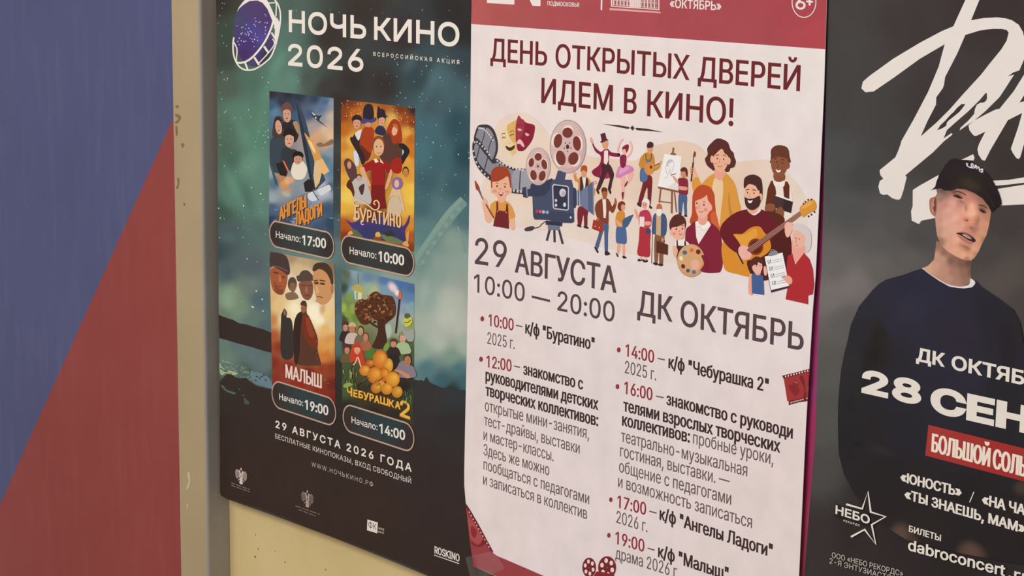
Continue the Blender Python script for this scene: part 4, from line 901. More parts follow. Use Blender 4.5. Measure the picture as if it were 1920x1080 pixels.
a.line('#6e1a2c', [(325,130),(342,122),(362,128)], 4); a.line('#6e1a2c', [(380,168),(395,160),(412,172)], 4); a.p('#e8b2aa', [(326,150),(340,147),(356,158),(340,165),(328,160)]); a.p('#e8b2aa', [(376,178),(392,180),(406,190),(392,198),(380,192)])
a.p('#e9bdb4', [(321,238),(338,220),(358,235),(372,268),(360,270),(342,252),(326,252)]); a.line('#6e1a2c', [(368,172),(352,205),(345,212)], 4)
a.done()
a = Art(DAY, 'film_strip', 5, 'grey film strip curling round the camera', CA)
DF, GF = '#3f3a42', '#8b8891'
a.p(DF, [(60,128),(100,120),(135,126),(168,160),(190,225),(193,290),(175,350),(152,402),(120,345),(85,290),(55,235),(30,222),(40,170)]); a.p(GF, [(64,150),(100,140),(135,150),(160,185),(176,240),(176,300),(150,360),(128,310),(95,262),(58,215),(44,205)])
a.line(DF, [(110,140),(98,200),(80,258)], 6); a.line(DF, [(165,200),(140,250),(125,310)], 6)
a.p(DF, [(20,260),(32,228),(55,235),(90,275),(130,330),(158,362),(185,350),(240,388),(310,415),(380,420),(440,440),(430,590),(350,590),(285,582),(210,555),(140,498),(90,455),(50,400),(25,330)], n=4)
a.p(GF, [(34,270),(50,250),(90,300),(130,352),(160,385),(200,378),(260,415),(330,437),(420,440),(415,565),(340,562),(270,550),(200,510),(150,470),(100,425),(58,370),(38,315)], n=4); a.p('#a09da6', [(300,432),(415,440),(410,560),(300,552)], n=3)
for p in ([(70,265),(45,370)],[(125,340),(100,430)],[(205,385),(190,510)],[(345,435),(338,562)]): a.line(DF, p, 7)
for i in range(9):
    t = i/8.; a.el('#d8d0cc', 65+t*92, 133+(t-.35)**2*90 + t*55, 6, 6, 0, 8)
for x, y in [(36,240),(52,238),(70,250),(88,268),(104,285),(120,305),(134,325)]: a.el('#d8d0cc', x, y, 6, 7, 0, 8)
for x, y in [(190,366),(208,377),(228,388),(250,398),(272,407),(295,414),(318,420),(340,424),(362,427)]: a.p('#d8d0cc', [(x-6,y-7),(x+6,y-5),(x+6,y+7),(x-6,y+5)], sm=False)
for x, y in [(28,300),(36,340),(48,375),(64,405),(82,432),(104,455),(128,478)]: a.el('#d8d0cc', x, y, 6, 7, 0, 8)
for x, y in [(300,566),(326,572),(348,574)]: a.p('#d8d0cc', [(x-6,y-9),(x+6,y-7),(x+6,y+9),(x-6,y+7)], sm=False)
a.done()
a = Art(DAY, 'film_camera', 11, 'navy film camera on a tripod with two pink reels', CA)
NV, NV2, NV3 = '#4b5068', '#3c4056', '#5d6481'
a.line('#4a3f45', [(522,770),(492,790),(470,812),(425,824)], 6); a.p('#4b3f42', [(374,822),(418,806),(440,815),(422,836),(380,840)])
for p in ([(543,828),(522,905)],[(573,830),(575,915)],[(604,828),(630,927)]): a.line('#4b3f47', p, 15)
a.p('#6d7690', [(528,800),(612,808),(606,834),(532,830)], sm=False); a.p('#353649', [(516,768),(628,780),(625,808),(515,797)], sm=False)
a.p(NV, [(598,430),(652,442),(638,505),(578,495)], sm=False)
a.p(NV2, [(358,545),(385,542),(390,558),(440,545),(445,608),(402,604),(388,616),(362,610)], sm=False); a.line('#8a90a4', [(386,548),(392,608)], 7)
a.p(NV, [(418,522),(505,505),(540,490),(690,494),(702,545),(708,778),(690,786),(620,784),(525,765),(440,762),(430,740),(425,600)], sm=False); a.p(NV2, [(418,522),(505,505),(540,490),(560,492),(520,590),(425,602)], sm=True); a.p('#42465c', [(430,690),(706,720),(708,778),(690,786),(620,784),(525,765),(440,762)], sm=False)
a.p('#c9c2ca', [(568,522),(662,534),(672,545),(672,692),(662,702),(574,692),(564,682),(558,535)], sm=False); a.p('#36384b', [(572,530),(658,541),(665,550),(665,688),(658,694),(578,685),(571,676),(566,540)], sm=False)
a.el('#d9d2d8', 630, 581, 22, 28); a.el('#b7b0bc', 634, 588, 15, 19); 
for x, y, rx, ry in [(585,633,8,10),(585,665,8,11),(643,662,10,15)]: a.el('#d9d2d8', x, y, rx, ry, 0, 14)
for x, c in [(456,'#c03c48'),(478,'#d06072'),(501,'#c8b4cc'),(526,'#86b4cc')]: a.el(c, x, 706+(x-456)*.1, 10.5, 11.5, 0, 16)
a.el('#e8dde0', 684, 748, 6, 8, 0, 10)
a.p(NV2, [(700,545),(716,550),(722,568),(736,563),(750,570),(748,668),(720,665),(716,685),(702,682)], sm=False)
for x in (728, 742): a.line('#a9b0c2', [(x,562),(x+2,667)], 8)
a.p(NV3, [(750,572),(835,504),(838,732),(750,664)], sm=False); a.p('#737b98', [(750,572),(800,532),(802,705),(750,664)], sm=False); a.line('#8d94ab', [(835,504),(838,732)], 5)
def reel(cx, cy, rx, ry, holes, hub):
    a.cr = RL
    a.el('#b59c9c', cx, cy, rx, ry, 0, 44); a.el('#d8bab4', cx, cy, rx*.95, ry*.96, 0, 44); a.el('#cda9a5', cx + rx*.03, cy + ry*.02, rx*.9, ry*.91, 0, 44); a.el('#d6b6b1', cx - rx*.04, cy - ry*.04, rx*.86, ry*.87, 0, 44)
    for hx, hy, hrx, hry, r_, ox, oy in holes:
        a.el('#ecdcd2', hx + ox, hy + oy, hrx, hry, r_, 22); a.el('#7a3a31', hx, hy, hrx, hry, r_, 22)
    a.el('#5a3030', cx + hub[0], cy + hub[1], hub[2], hub[2]*1.4, 0, 18)
    for k in range(5): t = math.radians(72*k - 55); a.el('#5f3434', cx + hub[0] + hub[2]*2.1*math.cos(t), cy + hub[1] + hub[2]*2.7*math.sin(t), hub[2]*.36, hub[2]*.45, 0, 10)
reel(66, 808, 167, 254, [(66,677,48,52,0,0,-12),(-28,755,36,62,8,-14,-6),(148,780,38,68,-12,10,-8),(2,925,44,70,-10,-12,10),(120,935,46,70,15,10,10)], (-4, -2, 13))
reel(467, 537, 247, 360, [(462,352,70,70,0,5,-32),(332,462,56,96,10,-28,-12),(588,497,54,100,-8,26,-6),(370,692,64,102,-12,-24,16),(540,700,68,88,18,24,24)], (-5, 4, 23))
a.cr = CA
a.p(NV, [(600,436),(652,446),(640,500),(582,492)], sm=False)
a.done()

def eyes(x1, y1, x2, y2, r_=4.5):
    a.el(INKD, x1, y1, r_*.8, r_*1.3, 0, 10); a.el(INKD, x2, y2, r_*.8, r_*1.3, 0, 10)
def person(label, lvl=8, cr=CB):
    global a
    a = Art(DAY, 'illustrated_person', lvl, label, cr)
    return a
def shoe(pts): a.p('#43292c', pts)

person('drawn red-haired boy in mustard shirt and dark overalls raising a paintbrush', 10, CA)
a.p(SK, [(95,632),(112,622),(128,660),(140,720),(150,762),(135,785),(110,770),(98,710),(88,660)]); a.p(SK, [(272,750),(302,745),(308,790),(305,828),(278,824)])
a.p('#dd9a46', [(140,670),(160,645),(190,632),(245,636),(280,665),(300,705),(308,745),(278,758),(268,730),(262,800),(170,790),(165,740),(146,720)]); a.p('#e9ae94', [(192,600),(242,600),(240,635),(218,650),(196,634)])
a.p('#76282b', [(182,642),(194,640),(196,700),(244,706),(250,655),(260,655),(264,705),(268,825),(160,806),(175,740),(182,700)], sm=False); a.el('#d8a860', 192, 706, 4, 5, 0, 8); a.el('#d8a860', 248, 714, 4, 5, 0, 8)
a.line('#8a4b33', [(60,565),(110,655),(165,752)], 11, taper=(.6, 1.1)); a.p('#6b6470', [(52,552),(66,545),(82,590),(72,596)], sm=False); a.p('#a8402c', [(36,498),(52,515),(68,545),(66,560),(48,562),(40,535)]); a.p(SK, [(88,632),(108,622),(120,638),(108,660),(92,655)])
a.p('#a34329', [(146,478),(148,440),(170,412),(210,402),(250,412),(274,450),(280,505),(282,560),(268,575),(160,560),(146,520)]); a.el(SK, 157, 566, 13, 20); a.el(SK, 276, 566, 11, 20)
a.p(SK, [(158,500),(200,498),(230,486),(258,470),(272,520),(272,570),(250,602),(212,614),(176,600),(158,560)]); a.p('#a34329', [(150,500),(195,503),(235,480),(262,462),(250,430),(180,425)])
eyes(187, 536, 240, 541, 6); a.line('#8a3a26', [(178,518),(188,514),(197,518)], 4); a.line('#8a3a26', [(232,522),(242,519),(252,524)], 4); a.el('#e58f7c', 172, 570, 12, 9); a.el('#e58f7c', 255, 574, 12, 9); a.el('#e0967c', 210, 556, 9, 7); a.p('#8c2f2a', [(194,578),(212,586),(230,580),(222,600),(208,602)]); a.p('#f3e6e0', [(200,581),(212,587),(224,583),(222,590),(204,589)])
a.done()
person('drawn man in orange jacket waving behind the camera horn', 10, CA)
a.p('#7a2a34', [(735,680),(800,686),(797,740),(795,808),(776,806),(770,730),(752,806),(732,796)]); shoe([(728,795),(752,802),(754,815),(730,808)]); shoe([(772,805),(800,812),(803,824),(775,818)])
a.p('#d98c3c', [(702,452),(712,445),(722,470),(730,492),(750,474),(790,474),(815,500),(835,540),(850,560),(840,600),(800,580),(800,640),(735,640),(735,520),(712,500)]); a.p('#f0e4d8', [(758,474),(790,474),(786,530),(770,560),(760,520)], sm=False); a.p('#4a2e30', [(748,476),(760,470),(772,540),(760,620),(745,600)], sm=False); a.p('#4a2e30', [(788,472),(802,490),(805,530),(780,560)], sm=False)
a.p('#e8a890', [(704,445),(716,440),(722,455),(708,460)]); a.p('#e7a0a0', [(835,510),(850,498),(862,508),(852,522),(838,524)]); a.el('#dc9c74', 773, 450, 17, 30); a.p('#b4502a', [(752,440),(756,405),(775,395),(793,405),(792,442),(772,428)])
a.done()
# camera horn stands in front of that man
a = Art(DAY, 'camera_horn', 14, 'blue-grey funnel of the drawn camera', CA)
a.p(NV3, [(750,572),(835,504),(838,732),(750,664)], sm=False); a.p('#737b98', [(750,572),(800,532),(802,705),(750,664)], sm=False); a.line('#8d94ab', [(835,504),(838,732)], 5)
a.done()
person('drawn man in crimson tailcoat and top hat dancing')
a.p('#8a2440', [(108,178),(116,172),(128,200),(165,232),(192,216),(216,216),(240,236),(292,244),(290,266),(236,262),(224,258),(222,320),(232,395),(215,412),(180,412),(140,402),(118,390),(108,362),(158,318),(166,262),(130,230)]); a.p('#a92c58', [(176,330),(224,340),(230,400),(200,412),(165,408)])
a.p('#4b2a30', [(174,315),(226,318),(252,368),(256,395),(244,440),(236,482),(216,478),(228,410),(212,370),(196,405),(168,470),(156,490),(138,482),(158,420),(172,370)]); shoe([(135,484),(150,490),(158,512),(146,516)]); shoe([(214,480),(232,486),(238,512),(228,516)])
a.p('#f0dcd4', [(190,218),(216,220),(218,290),(206,320),(188,310)], sm=False); a.p('#4b2a30', [(190,212),(204,220),(218,212),(218,226),(204,222),(190,226)], sm=False)
a.p('#e6a48c', [(95,142),(104,136),(116,168),(108,180),(98,164)]); a.p('#df9e78', [(178,168),(214,160),(216,190),(206,215),(192,216),(180,200)]); a.p('#5a2b33', [(164,112),(196,104),(206,145),(220,152),(198,162),(170,174),(163,164),(173,158)], sm=False)
a.done()
person('drawn ballerina in a pink tutu with arms raised')
a.line(SKP, [(298,268),(284,225),(296,175),(318,146)], 13); a.line(SKP, [(342,272),(370,238),(377,198),(362,162)], 13)
a.p(SKP, [(303,395),(328,395),(328,500),(320,552),(311,548),(306,480)]); a.p(SKP, [(345,375),(386,372),(378,415),(338,462),(325,460),(350,418)]); a.p('#8a2b38', [(308,508),(324,508),(318,552),(311,548)]); a.p('#8a2b38', [(326,462),(344,430),(350,436),(336,466)])
a.p('#d583b0', [(290,332),(330,322),(372,330),(390,352),(370,375),(335,386),(300,408),(268,402),(276,365)]); a.p('#e2a0c4', [(300,340),(340,332),(360,345),(320,372),(290,385)]); a.p('#8a2848', [(298,262),(338,258),(332,332),(302,334)])
a.el(SKP, 328, 230, 18, 22); a.p('#8a2a33', [(312,205),(330,188),(354,184),(354,214),(340,238),(332,214),(314,218)])
a.done()
person('drawn man in mustard shirt strumming a small guitar')
a.p('#77292c', [(465,400),(512,402),(510,510),(502,592),(484,590),(482,480),(468,500),(440,592),(418,580),(442,480)]); shoe([(414,576),(440,590),(436,606),(414,592)]); shoe([(484,588),(500,594),(516,612),(500,616)])
a.p('#c98a3a', [(438,268),(468,240),(510,240),(528,270),(525,340),(460,360),(425,326),(430,292)]); a.p('#587099', [(436,348),(472,350),(482,415),(458,436),(432,425)]); a.p('#6b7890', [(472,282),(505,284),(505,308),(472,305)], sm=False); a.line('#5a4030', [(470,246),(474,290)], 5); a.line('#5a4030', [(510,244),(506,290)], 5)
a.line('#8a5a38', [(520,332),(572,308)], 9); a.p('#d78f48', [(462,335),(480,308),(505,304),(526,320),(530,352),(512,382),(488,388),(466,370)]); a.el('#6a3428', 506, 336, 8, 12); a.p('#c98a3a', [(518,350),(555,325),(570,318),(560,345),(530,362)]); a.el('#dca07a', 572, 305, 9, 12)
a.p('#d99a72', [(481,205),(514,200),(516,225),(505,242),(488,240)]); a.p('#4b2c28', [(478,188),(486,170),(502,164),(520,174),(522,194),(512,204),(482,206)])
a.done()
a = Art(DAY, 'easel', 8, 'drawn easel with a pencil portrait', CB)
for p, wd in (([(658,204),(652,255)],12),([(572,478),(562,575)],11),([(648,496),(646,648)],13),([(664,500),(678,640)],9),([(566,568),(648,578)],8)): a.line('#8f5c45', p, wd)
a.p('#8f5c45', [(640,238),(672,242),(674,256),(638,252)], sm=False); a.p('#f1ecea', [(597,247),(713,262),(690,498),(552,468)], sm=False); a.p('#e2dbd8', [(690,420),(700,425),(690,498),(610,480)], sm=False); a.line('#8a543e', [(553,472),(690,502)], 13)
for p in ([(612,380),(608,330),(622,292),(645,286),(660,310),(655,350),(640,378),(622,372)],[(618,330),(624,306),(640,296)],[(622,330),(632,326)],[(642,334),(652,332)],[(634,345),(636,356),(630,358)],[(626,366),(640,366)],[(622,372),(616,400),(590,412)],[(640,378),(644,395),(660,402)]): a.line('#b3acac', p, 2.6)
a.p('#c9c2c2', [(612,335),(618,300),(640,286),(656,298),(640,304),(624,316)]); a.line('#3e2c2c', [(640,390),(676,380)], 5)
a.done()
person('drawn boy in crimson shirt drawing at the easel', 10)
a.p('#4d638c', [(695,515),(746,520),(748,600),(748,658),(733,656),(724,570),(712,648),(693,645)]); shoe([(690,645),(712,648),(706,660)]); shoe([(732,656),(748,660),(750,670),(732,670)])
a.p('#8c2a3c', [(688,418),(712,408),(735,410),(754,424),(756,490),(748,522),(696,514),(694,470)]); a.p('#e0a088', [(652,396),(664,398),(690,430),(686,446),(664,425)]); a.p('#e0a088', [(690,466),(745,470),(752,480),(745,492),(700,488)]); a.el('#cf8a6a', 728, 380, 20, 28); a.p('#5b2e26', [(704,356),(720,338),(745,342),(754,372),(750,404),(742,386),(736,366),(712,366)])
a.done()
person('drawn man in brown jacket holding a red briefcase')
a.p('#4f6189', [(160,672),(216,708),(216,800),(214,902),(194,904),(190,770),(178,790),(148,888),(126,878),(154,780)]); shoe([(122,876),(140,884),(152,910),(142,914)]); shoe([(194,904),(214,904),(230,924),(198,932)])
a.p('#83402f', [(136,580),(160,556),(186,546),(212,548),(230,570),(244,602),(258,578),(272,588),(260,630),(244,646),(222,632),(218,716),(190,712),(150,690),(130,640),(128,605)]); a.p('#efe2d4', [(178,552),(202,552),(204,640),(200,682),(186,678),(182,610)], sm=False); a.p('#b0643c', [(258,578),(264,542),(276,570),(272,588)])
a.p('#a8623c', [(176,500),(208,492),(210,525),(200,550),(184,550)]); a.p('#6b3020', [(174,510),(172,482),(190,472),(210,482),(208,502),(186,498)]); a.p('#a33b2b', [(117,690),(182,710),(182,780),(107,752)], sm=False); a.line('#6a2a20', [(138,696),(146,684),(160,690),(158,702)], 5); a.el('#b0643c', 150, 690, 9, 12); a.el('#e0b48a', 130, 735, 4, 5, 0, 8); a.el('#e0b48a', 158, 744, 4, 5, 0, 8)
a.done()
person('drawn woman in mustard top and blue skirt reading')
a.p('#e9a98e', [(282,840),(300,842),(296,900),(285,925),(276,915)]); a.p('#e9a98e', [(312,845),(330,848),(328,940),(316,938)]); shoe([(268,912),(282,926),(286,942),(276,938)]); shoe([(314,936),(328,936),(342,950),(318,952)])
a.p('#5069987'[:7], [(276,735),(328,735),(342,800),(338,852),(300,852),(270,838)]); a.p('#d58d3c', [(272,655),(285,636),(310,628),(328,645),(330,690),(328,735),(276,736),(266,700)]); a.p('#e9a98e', [(275,690),(300,715),(325,706),(322,722),(295,735),(274,715)])
a.p('#4b5f82', [(318,690),(378,658),(384,668),(346,738),(316,738)]); a.el('#e0a082', 315, 606, 16, 24); a.p('#7a3424', [(280,600),(290,574),(315,566),(332,582),(328,592),(310,588),(304,610),(308,630),(288,626)])
a.done()
person('drawn white-haired woman in crimson cardigan and long red skirt')
shoe([(420,956),(448,956),(446,968),(418,972)]); shoe([(452,960),(482,962),(482,976),(456,978)]); a.line(SKP, [(438,930),(438,960)], 12); a.line(SKP, [(468,935),(468,965)], 12)
a.p('#b2343f', [(432,735),(462,745),(502,755),(500,850),(498,936),(455,940),(414,922),(424,830)]); a.p('#bb3d52', [(428,650),(440,632),(470,624),(492,634),(508,672),(508,722),(490,745),(450,740),(428,730),(424,690)]); a.p('#efe0da', [(430,670),(462,672),(460,740),(428,736)], sm=False); a.p('#e9a192', [(394,624),(404,622),(424,668),(426,690),(408,678)]); a.p('#e9a192', [(460,705),(505,705),(500,728),(465,728)])
a.p('#f0e6e0', [(446,580),(452,556),(478,548),(496,566),(494,598),(484,622),(470,600)]); a.el('#e9a192', 464, 592, 18, 26); a.p('#f0e6e0', [(446,575),(462,556),(488,560),(486,580),(464,570)]); eyes(457, 590, 470, 592, 3); a.el('#454a6c', 487, 770, 18, 19)
a.done()
person('drawn bald man in navy coat with cane and brown briefcase')
a.line('#4a3a3a', [(515,782),(510,985)], 4.5); a.p('#8b5d45', [(534,785),(594,795),(590,900),(586,992),(562,992),(562,860),(550,984),(530,980)]); shoe([(524,978),(550,984),(548,998),(522,992)]); shoe([(556,988),(586,990),(584,1002),(556,1000)])
a.p('#48587d', [(522,665),(542,645),(575,645),(604,662),(614,720),(606,790),(580,800),(530,790),(512,780),(514,720)]); a.p('#d2ac7e', [(542,650),(574,652),(572,800),(540,792)], sm=False); a.p('#f0e4da', [(542,640),(578,640),(574,660),(556,668),(544,655)]); a.p('#c46e4e', [(543,605),(552,584),(570,584),(580,604),(576,634),(548,632)]); a.p('#efe6e0', [(546,622),(578,622),(572,646),(556,650)]); a.p('#5d3124', [(544,832),(622,860),(620,930),(541,912)], sm=False); a.line('#4a261e', [(566,838),(574,824),(596,832),(594,848)], 5); a.el('#d98c70', 584, 826, 9, 12)
a.done()
person('drawn curly-haired woman in yellow cardigan lifting a paintbrush', 8, CC)
a.p(SK, [(140,235),(160,228),(176,262),(190,300),(168,318),(150,300),(138,262)]); a.p('#dd9a44', [(150,320),(185,292),(205,330),(222,318),(250,290),(290,268),(345,266),(385,300),(412,350),(430,430),(442,480),(420,520),(340,560),(330,640),(250,640),(225,440),(165,390)]); a.p('#eccaa2', [(285,300),(330,308),(336,380),(326,470),(310,600),(285,500),(270,400)])
a.p('#c98438', [(372,380),(380,460),(395,520),(375,520),(366,440)]); a.line('#4a2c2c', [(158,205),(146,318)], 9); a.line('#6a3a2c', [(160,160),(158,208)], 5); a.p('#7a4a34', [(158,170),(164,138),(174,150),(170,170)])
for y in (238, 252, 266): a.line('#d99478', [(140,y),(158,y+4)], 6)
a.p('#5c3028', [(300,63),(335,68),(365,88),(380,128),(398,148),(402,170),(412,200),(402,232),(380,240),(372,258),(345,262),(285,256),(262,242),(240,222),(228,185),(244,158),(242,120),(270,85)]); a.el(SK, 270, 186, 10, 22); a.el(SK, 370, 196, 11, 22)
a.p('#e9a58e', [(288,245),(345,250),(345,285),(320,312),(290,295)]); a.p(SK, [(278,175),(296,150),(328,124),(345,150),(366,170),(362,215),(345,248),(318,262),(292,248),(278,215)]); eyes(302, 182, 340, 186, 4.5); a.line(INKD, [(292,165),(305,160),(312,163)], 4); a.line(INKD, [(334,164),(345,162),(354,170)], 4); a.line('#c9846c', [(318,185),(312,205),(320,208)], 3); a.line('#9a4a40', [(304,226),(318,231),(332,226)], 3.5); a.el('#e8968a', 292, 212, 9, 7); a.el('#e8968a', 350, 216, 9, 7)
a.done()
person('drawn dark-skinned man in brown vest holding an open black book', 8, CC)
a.p('#efe0d4', [(585,450),(600,360),(625,330),(660,312),(700,318),(735,345),(748,420),(750,500),(740,600),(600,600)]); a.p('#66301f', [(588,455),(602,360),(622,315),(640,312),(652,380),(650,520),(590,510)], sm=False); a.p('#66301f', [(690,318),(720,320),(732,345),(730,470),(700,420)], sm=False)
a.p('#8a5238', [(640,270),(702,275),(700,315),(670,322),(642,312)]); a.p('#f1e6de', [(636,312),(668,324),(702,314),(700,345),(680,352),(668,335),(655,350),(640,340)])
a.p('#6a3a2a', [(622,180),(622,130),(650,105),(690,104),(722,122),(732,170),(730,210),(622,210)]); a.el('#8e553a', 722, 222, 11, 22); a.p('#8e553a', [(622,190),(630,170),(665,162),(712,172),(722,215),(712,255),(690,282),(655,288),(632,262),(622,225)]); a.p('#6a3a2a', [(620,195),(626,160),(670,155),(716,170),(712,180),(665,170),(632,180)])
eyes(655, 203, 690, 208, 4.5); a.line('#3e221c', [(640,185),(655,180)], 5); a.line('#3e221c', [(682,188),(700,190)], 5); a.p('#f2e8e2', [(650,246),(664,252),(680,250),(672,264),(658,262)]); a.line('#6f3f2a', [(668,208),(660,230),(670,234)], 3)
a.p('#f2ece6', [(645,402),(660,395),(750,432),(748,442)], sm=False); a.p('#3a2a28', [(640,402),(752,440),(742,508),(622,470)], sm=False); a.p('#4b3532', [(640,402),(700,422),(690,490),(622,470)], sm=False); a.p('#8e553a', [(585,470),(605,450),(640,455),(645,480),(620,505),(590,505)]); a.p('#8e553a', [(650,490),(680,470),(700,500),(690,540),(655,535)]); a.p('#5a2c20', [(588,500),(650,505),(700,535),(690,580),(610,580)])
a.done()
person('drawn red-haired woman in burgundy cardigan with white collar', 13, CC)
a.p('#bd4d2d', [(152,440),(158,385),(185,350),(215,338),(255,350),(282,390),(288,450),(296,520),(312,580),(322,640),(260,600),(200,590),(138,565),(150,510)]); a.p('#d2653c', [(262,520),(290,500),(312,585),(318,640),(280,610)])
a.p('#85263a', [(112,620),(140,580),(172,556),(245,556),(285,580),(312,610),(326,660),(334,790),(325,845),(300,862),(200,852),(120,760)]); a.p('#f1e8e2', [(170,560),(192,550),(240,556),(262,580),(190,692),(176,650)], sm=False); a.p('#f6efea', [(178,556),(205,590),(222,612),(240,596),(262,578),(240,552)], sm=True); a.line('#c9b4ac', [(178,590),(200,588),(212,606),(224,612),(238,598)], 2.5)
a.p('#e9a58e', [(192,520),(238,510),(240,560),(215,580),(190,565)]); a.p('#f0b49e', [(172,430),(200,418),(236,394),(246,430),(262,455),(258,490),(240,520),(212,540),(186,522),(172,480)]); a.el('#f0b49e', 260, 474, 11, 20); a.p('#bd4d2d', [(158,450),(165,400),(190,372),(232,365),(240,395),(210,420),(176,432)])
eyes(180, 448, 222, 458, 5); a.line('#9c4a38', [(172,432),(182,430)], 4); a.line('#9c4a38', [(216,438),(230,442)], 4); a.line('#c9846c', [(198,455),(194,476),(202,480)], 3); a.line('#9a4040', [(192,494),(206,502),(216,496)], 3.5); a.el('#e88e84', 232, 486, 12, 10); a.el('#e88e84', 178, 476, 7, 8)
a.done()
person('drawn bearded man in dark red sweater playing the guitar', 16, CC)
a.p('#dd8f30', [(330,690),(390,640),(400,700),(480,800),(520,880),(480,885),(420,870),(355,850),(335,800)]); a.p('#6d2029', [(318,605),(340,560),(400,510),(470,486),(560,484),(620,520),(650,560),(690,580),(730,640),(742,740),(700,800),(620,800),(560,800),(480,790),(420,740),(360,690),(325,650)])
a.p('#54221f', [(690,570),(730,620),(745,720),(735,780),(700,860),(640,880),(590,820),(600,720)]); a.p('#54221f', [(480,790),(560,770),(600,830),(610,900),(540,905),(500,870)])
a.p('#dd8a2c', [(388,638),(450,630),(490,600),(525,586),(558,590),(580,620),(610,660),(622,710),(600,745),(560,770),(520,780),(470,790),(440,770),(420,720)]); a.p('#e6a040', [(400,642),(455,638),(500,612),(530,600),(540,640),(500,690),(450,730),(425,700)]); a.el('#8a3b1c', 530, 708, 46, 50); a.el('#5c2818', 532, 708, 34, 38)
a.p('#6d2029', [(325,640),(370,610),(400,640),(440,700),(430,740),(400,735),(350,690)]); a.p(SKP, [(428,718),(450,700),(490,712),(505,745),(498,775),(460,785),(432,760)]); a.line('#4a2622', [(418,738),(455,810)], 9); a.line('#e0a050', [(412,742),(448,812)], 5)
a.p('#7a3a30', [(478,728),(492,708),(800,490),(812,512),(505,748)], sm=False)
for k in range(4): a.line('#d8b8a4', [(482+k*5,718+k*7),(800+k*4,494+k*5)], 1.8)
a.p('#dd9638', [(792,478),(822,448),(862,424),(880,432),(892,462),(884,488),(840,512),(810,530)]); a.p('#e6ac58', [(800,478),(826,454),(860,436),(872,446),(830,476)])
for x, y in [(826,440),(843,428),(862,426),(845,526),(862,516),(880,500),(815,452)]: a.el('#4a3028', x, y, 5, 6, 0, 10)
a.el('#f0b8a4', 722, 590, 20, 30); a.p('#f0b8a4', [(706,590),(716,566),(745,564),(752,590),(735,640),(715,650),(704,620)])
a.p('#efdcd0', [(488,482),(548,480),(560,494),(522,520),(486,498)]); a.p('#e9a990', [(485,470),(540,470),(540,495),(515,512),(490,498)])
a.p('#4c2d28', [(466,360),(460,310),(480,285),(520,278),(555,295),(568,330),(570,400),(562,430),(545,470),(510,490),(475,470),(464,425)]); a.el('#eab090', 561, 410, 10, 20); a.p('#eeb598', [(468,350),(500,330),(540,345),(552,372),(552,415),(530,425),(505,420),(482,425),(466,415)]); a.p('#4c2d28', [(462,360),(462,310),(490,300),(540,312),(556,360),(545,372),(528,345),(490,335)])
eyes(482, 385, 520, 388, 4.5); a.line(INKD, [(472,370),(484,366),(492,368)], 5); a.line(INKD, [(510,370),(522,368),(532,374)], 5); a.line('#c98a6c', [(498,388),(492,410),(502,412)], 3); a.p('#4c2d28', [(464,415),(490,422),(520,418),(556,405),(552,455),(525,482),(500,486),(476,470)]); a.p('#f2ebe6', [(482,430),(496,434),(512,430),(504,446),(490,446)])
a.done()
person('drawn small boy in dark apron with a paint palette', 19, CC)
a.p('#f1e6e0', [(48,690),(70,665),(100,668),(130,685),(140,720),(110,780),(60,770)]); a.p('#4b2a2b', [(58,670),(66,668),(68,700),(104,704),(106,672),(114,674),(118,706),(110,790),(60,790)], sm=False); a.p(SK, [(36,710),(50,700),(66,730),(56,770),(42,760)])
a.p('#5b3028', [(18,600),(18,560),(40,525),(70,514),(100,528),(114,560),(110,600),(90,650),(40,640)]); a.el(SK, 28, 622, 10, 17); a.p('#efb39e', [(30,590),(65,580),(98,562),(108,590),(106,630),(92,660),(65,668),(42,652),(30,625)]); a.p('#5b3028', [(20,600),(25,560),(60,540),(105,560),(98,572),(62,588),(36,592)])
eyes(57, 602, 94, 600, 5); a.line(INKD, [(48,585),(60,580)], 5); a.line(INKD, [(88,580),(100,582)], 5); a.el('#e88e80', 44, 630, 10, 9); a.el('#dd927c', 76, 615, 7, 6); a.line('#8c2f2a', [(72,632),(84,636),(94,630)], 4)
a.el('#cf9a68', 145, 790, 83, 98); a.el('#d8a878', 140, 782, 74, 88); a.p('#ebb097', [(145,800),(165,785),(190,795),(192,830),(165,845),(148,830)]); a.p('#85263a', [(206,760),(232,770),(236,850),(200,850),(212,830),(222,805)])
for x, y, rx, ry, c in [(108,742,14,13,'#5a6690'),(148,728,13,12,'#d9703c'),(188,738,14,15,'#7a2a24'),(86,776,11,14,'#efe0c0'),(98,824,12,14,'#7a2a30'),(127,850,12,12,'#5b5470'),(162,858,13,12,'#5c78a0')]: a.el(c, x, y, rx, ry, -20, 16)
a.done()
person('drawn grey-haired woman in red sweater showing a clipboard', 20, CC)
a.p('#d8cdca', [(752,610),(748,585),(775,568),(815,575),(850,605),(862,650),(858,710),(835,740),(800,720)]); a.p('#eda694', [(745,680),(760,670),(822,700),(822,745),(790,815),(752,770)]); a.p('#b32f35', [(722,760),(750,748),(765,815),(818,745),(850,780),(870,840),(878,930),(870,990),(842,998),(842,1050),(708,1020),(722,940),(708,880)], sm=False)
a.p('#efb3a2', [(750,620),(775,600),(815,625),(828,660),(815,700),(790,715),(765,710),(752,680)]); a.p('#d8cdca', [(748,625),(760,585),(800,580),(836,615),(828,650),(800,620),(772,608)]); eyes(768, 655, 790, 660, 3.5); a.line('#b07a70', [(776,655),(768,680),(776,684)], 3); a.line('#a85048', [(768,697),(782,702)], 3)
a.done()
a = Art(DAY, 'clipboard', 22, 'drawn clipboard with four ticked lines', CC)
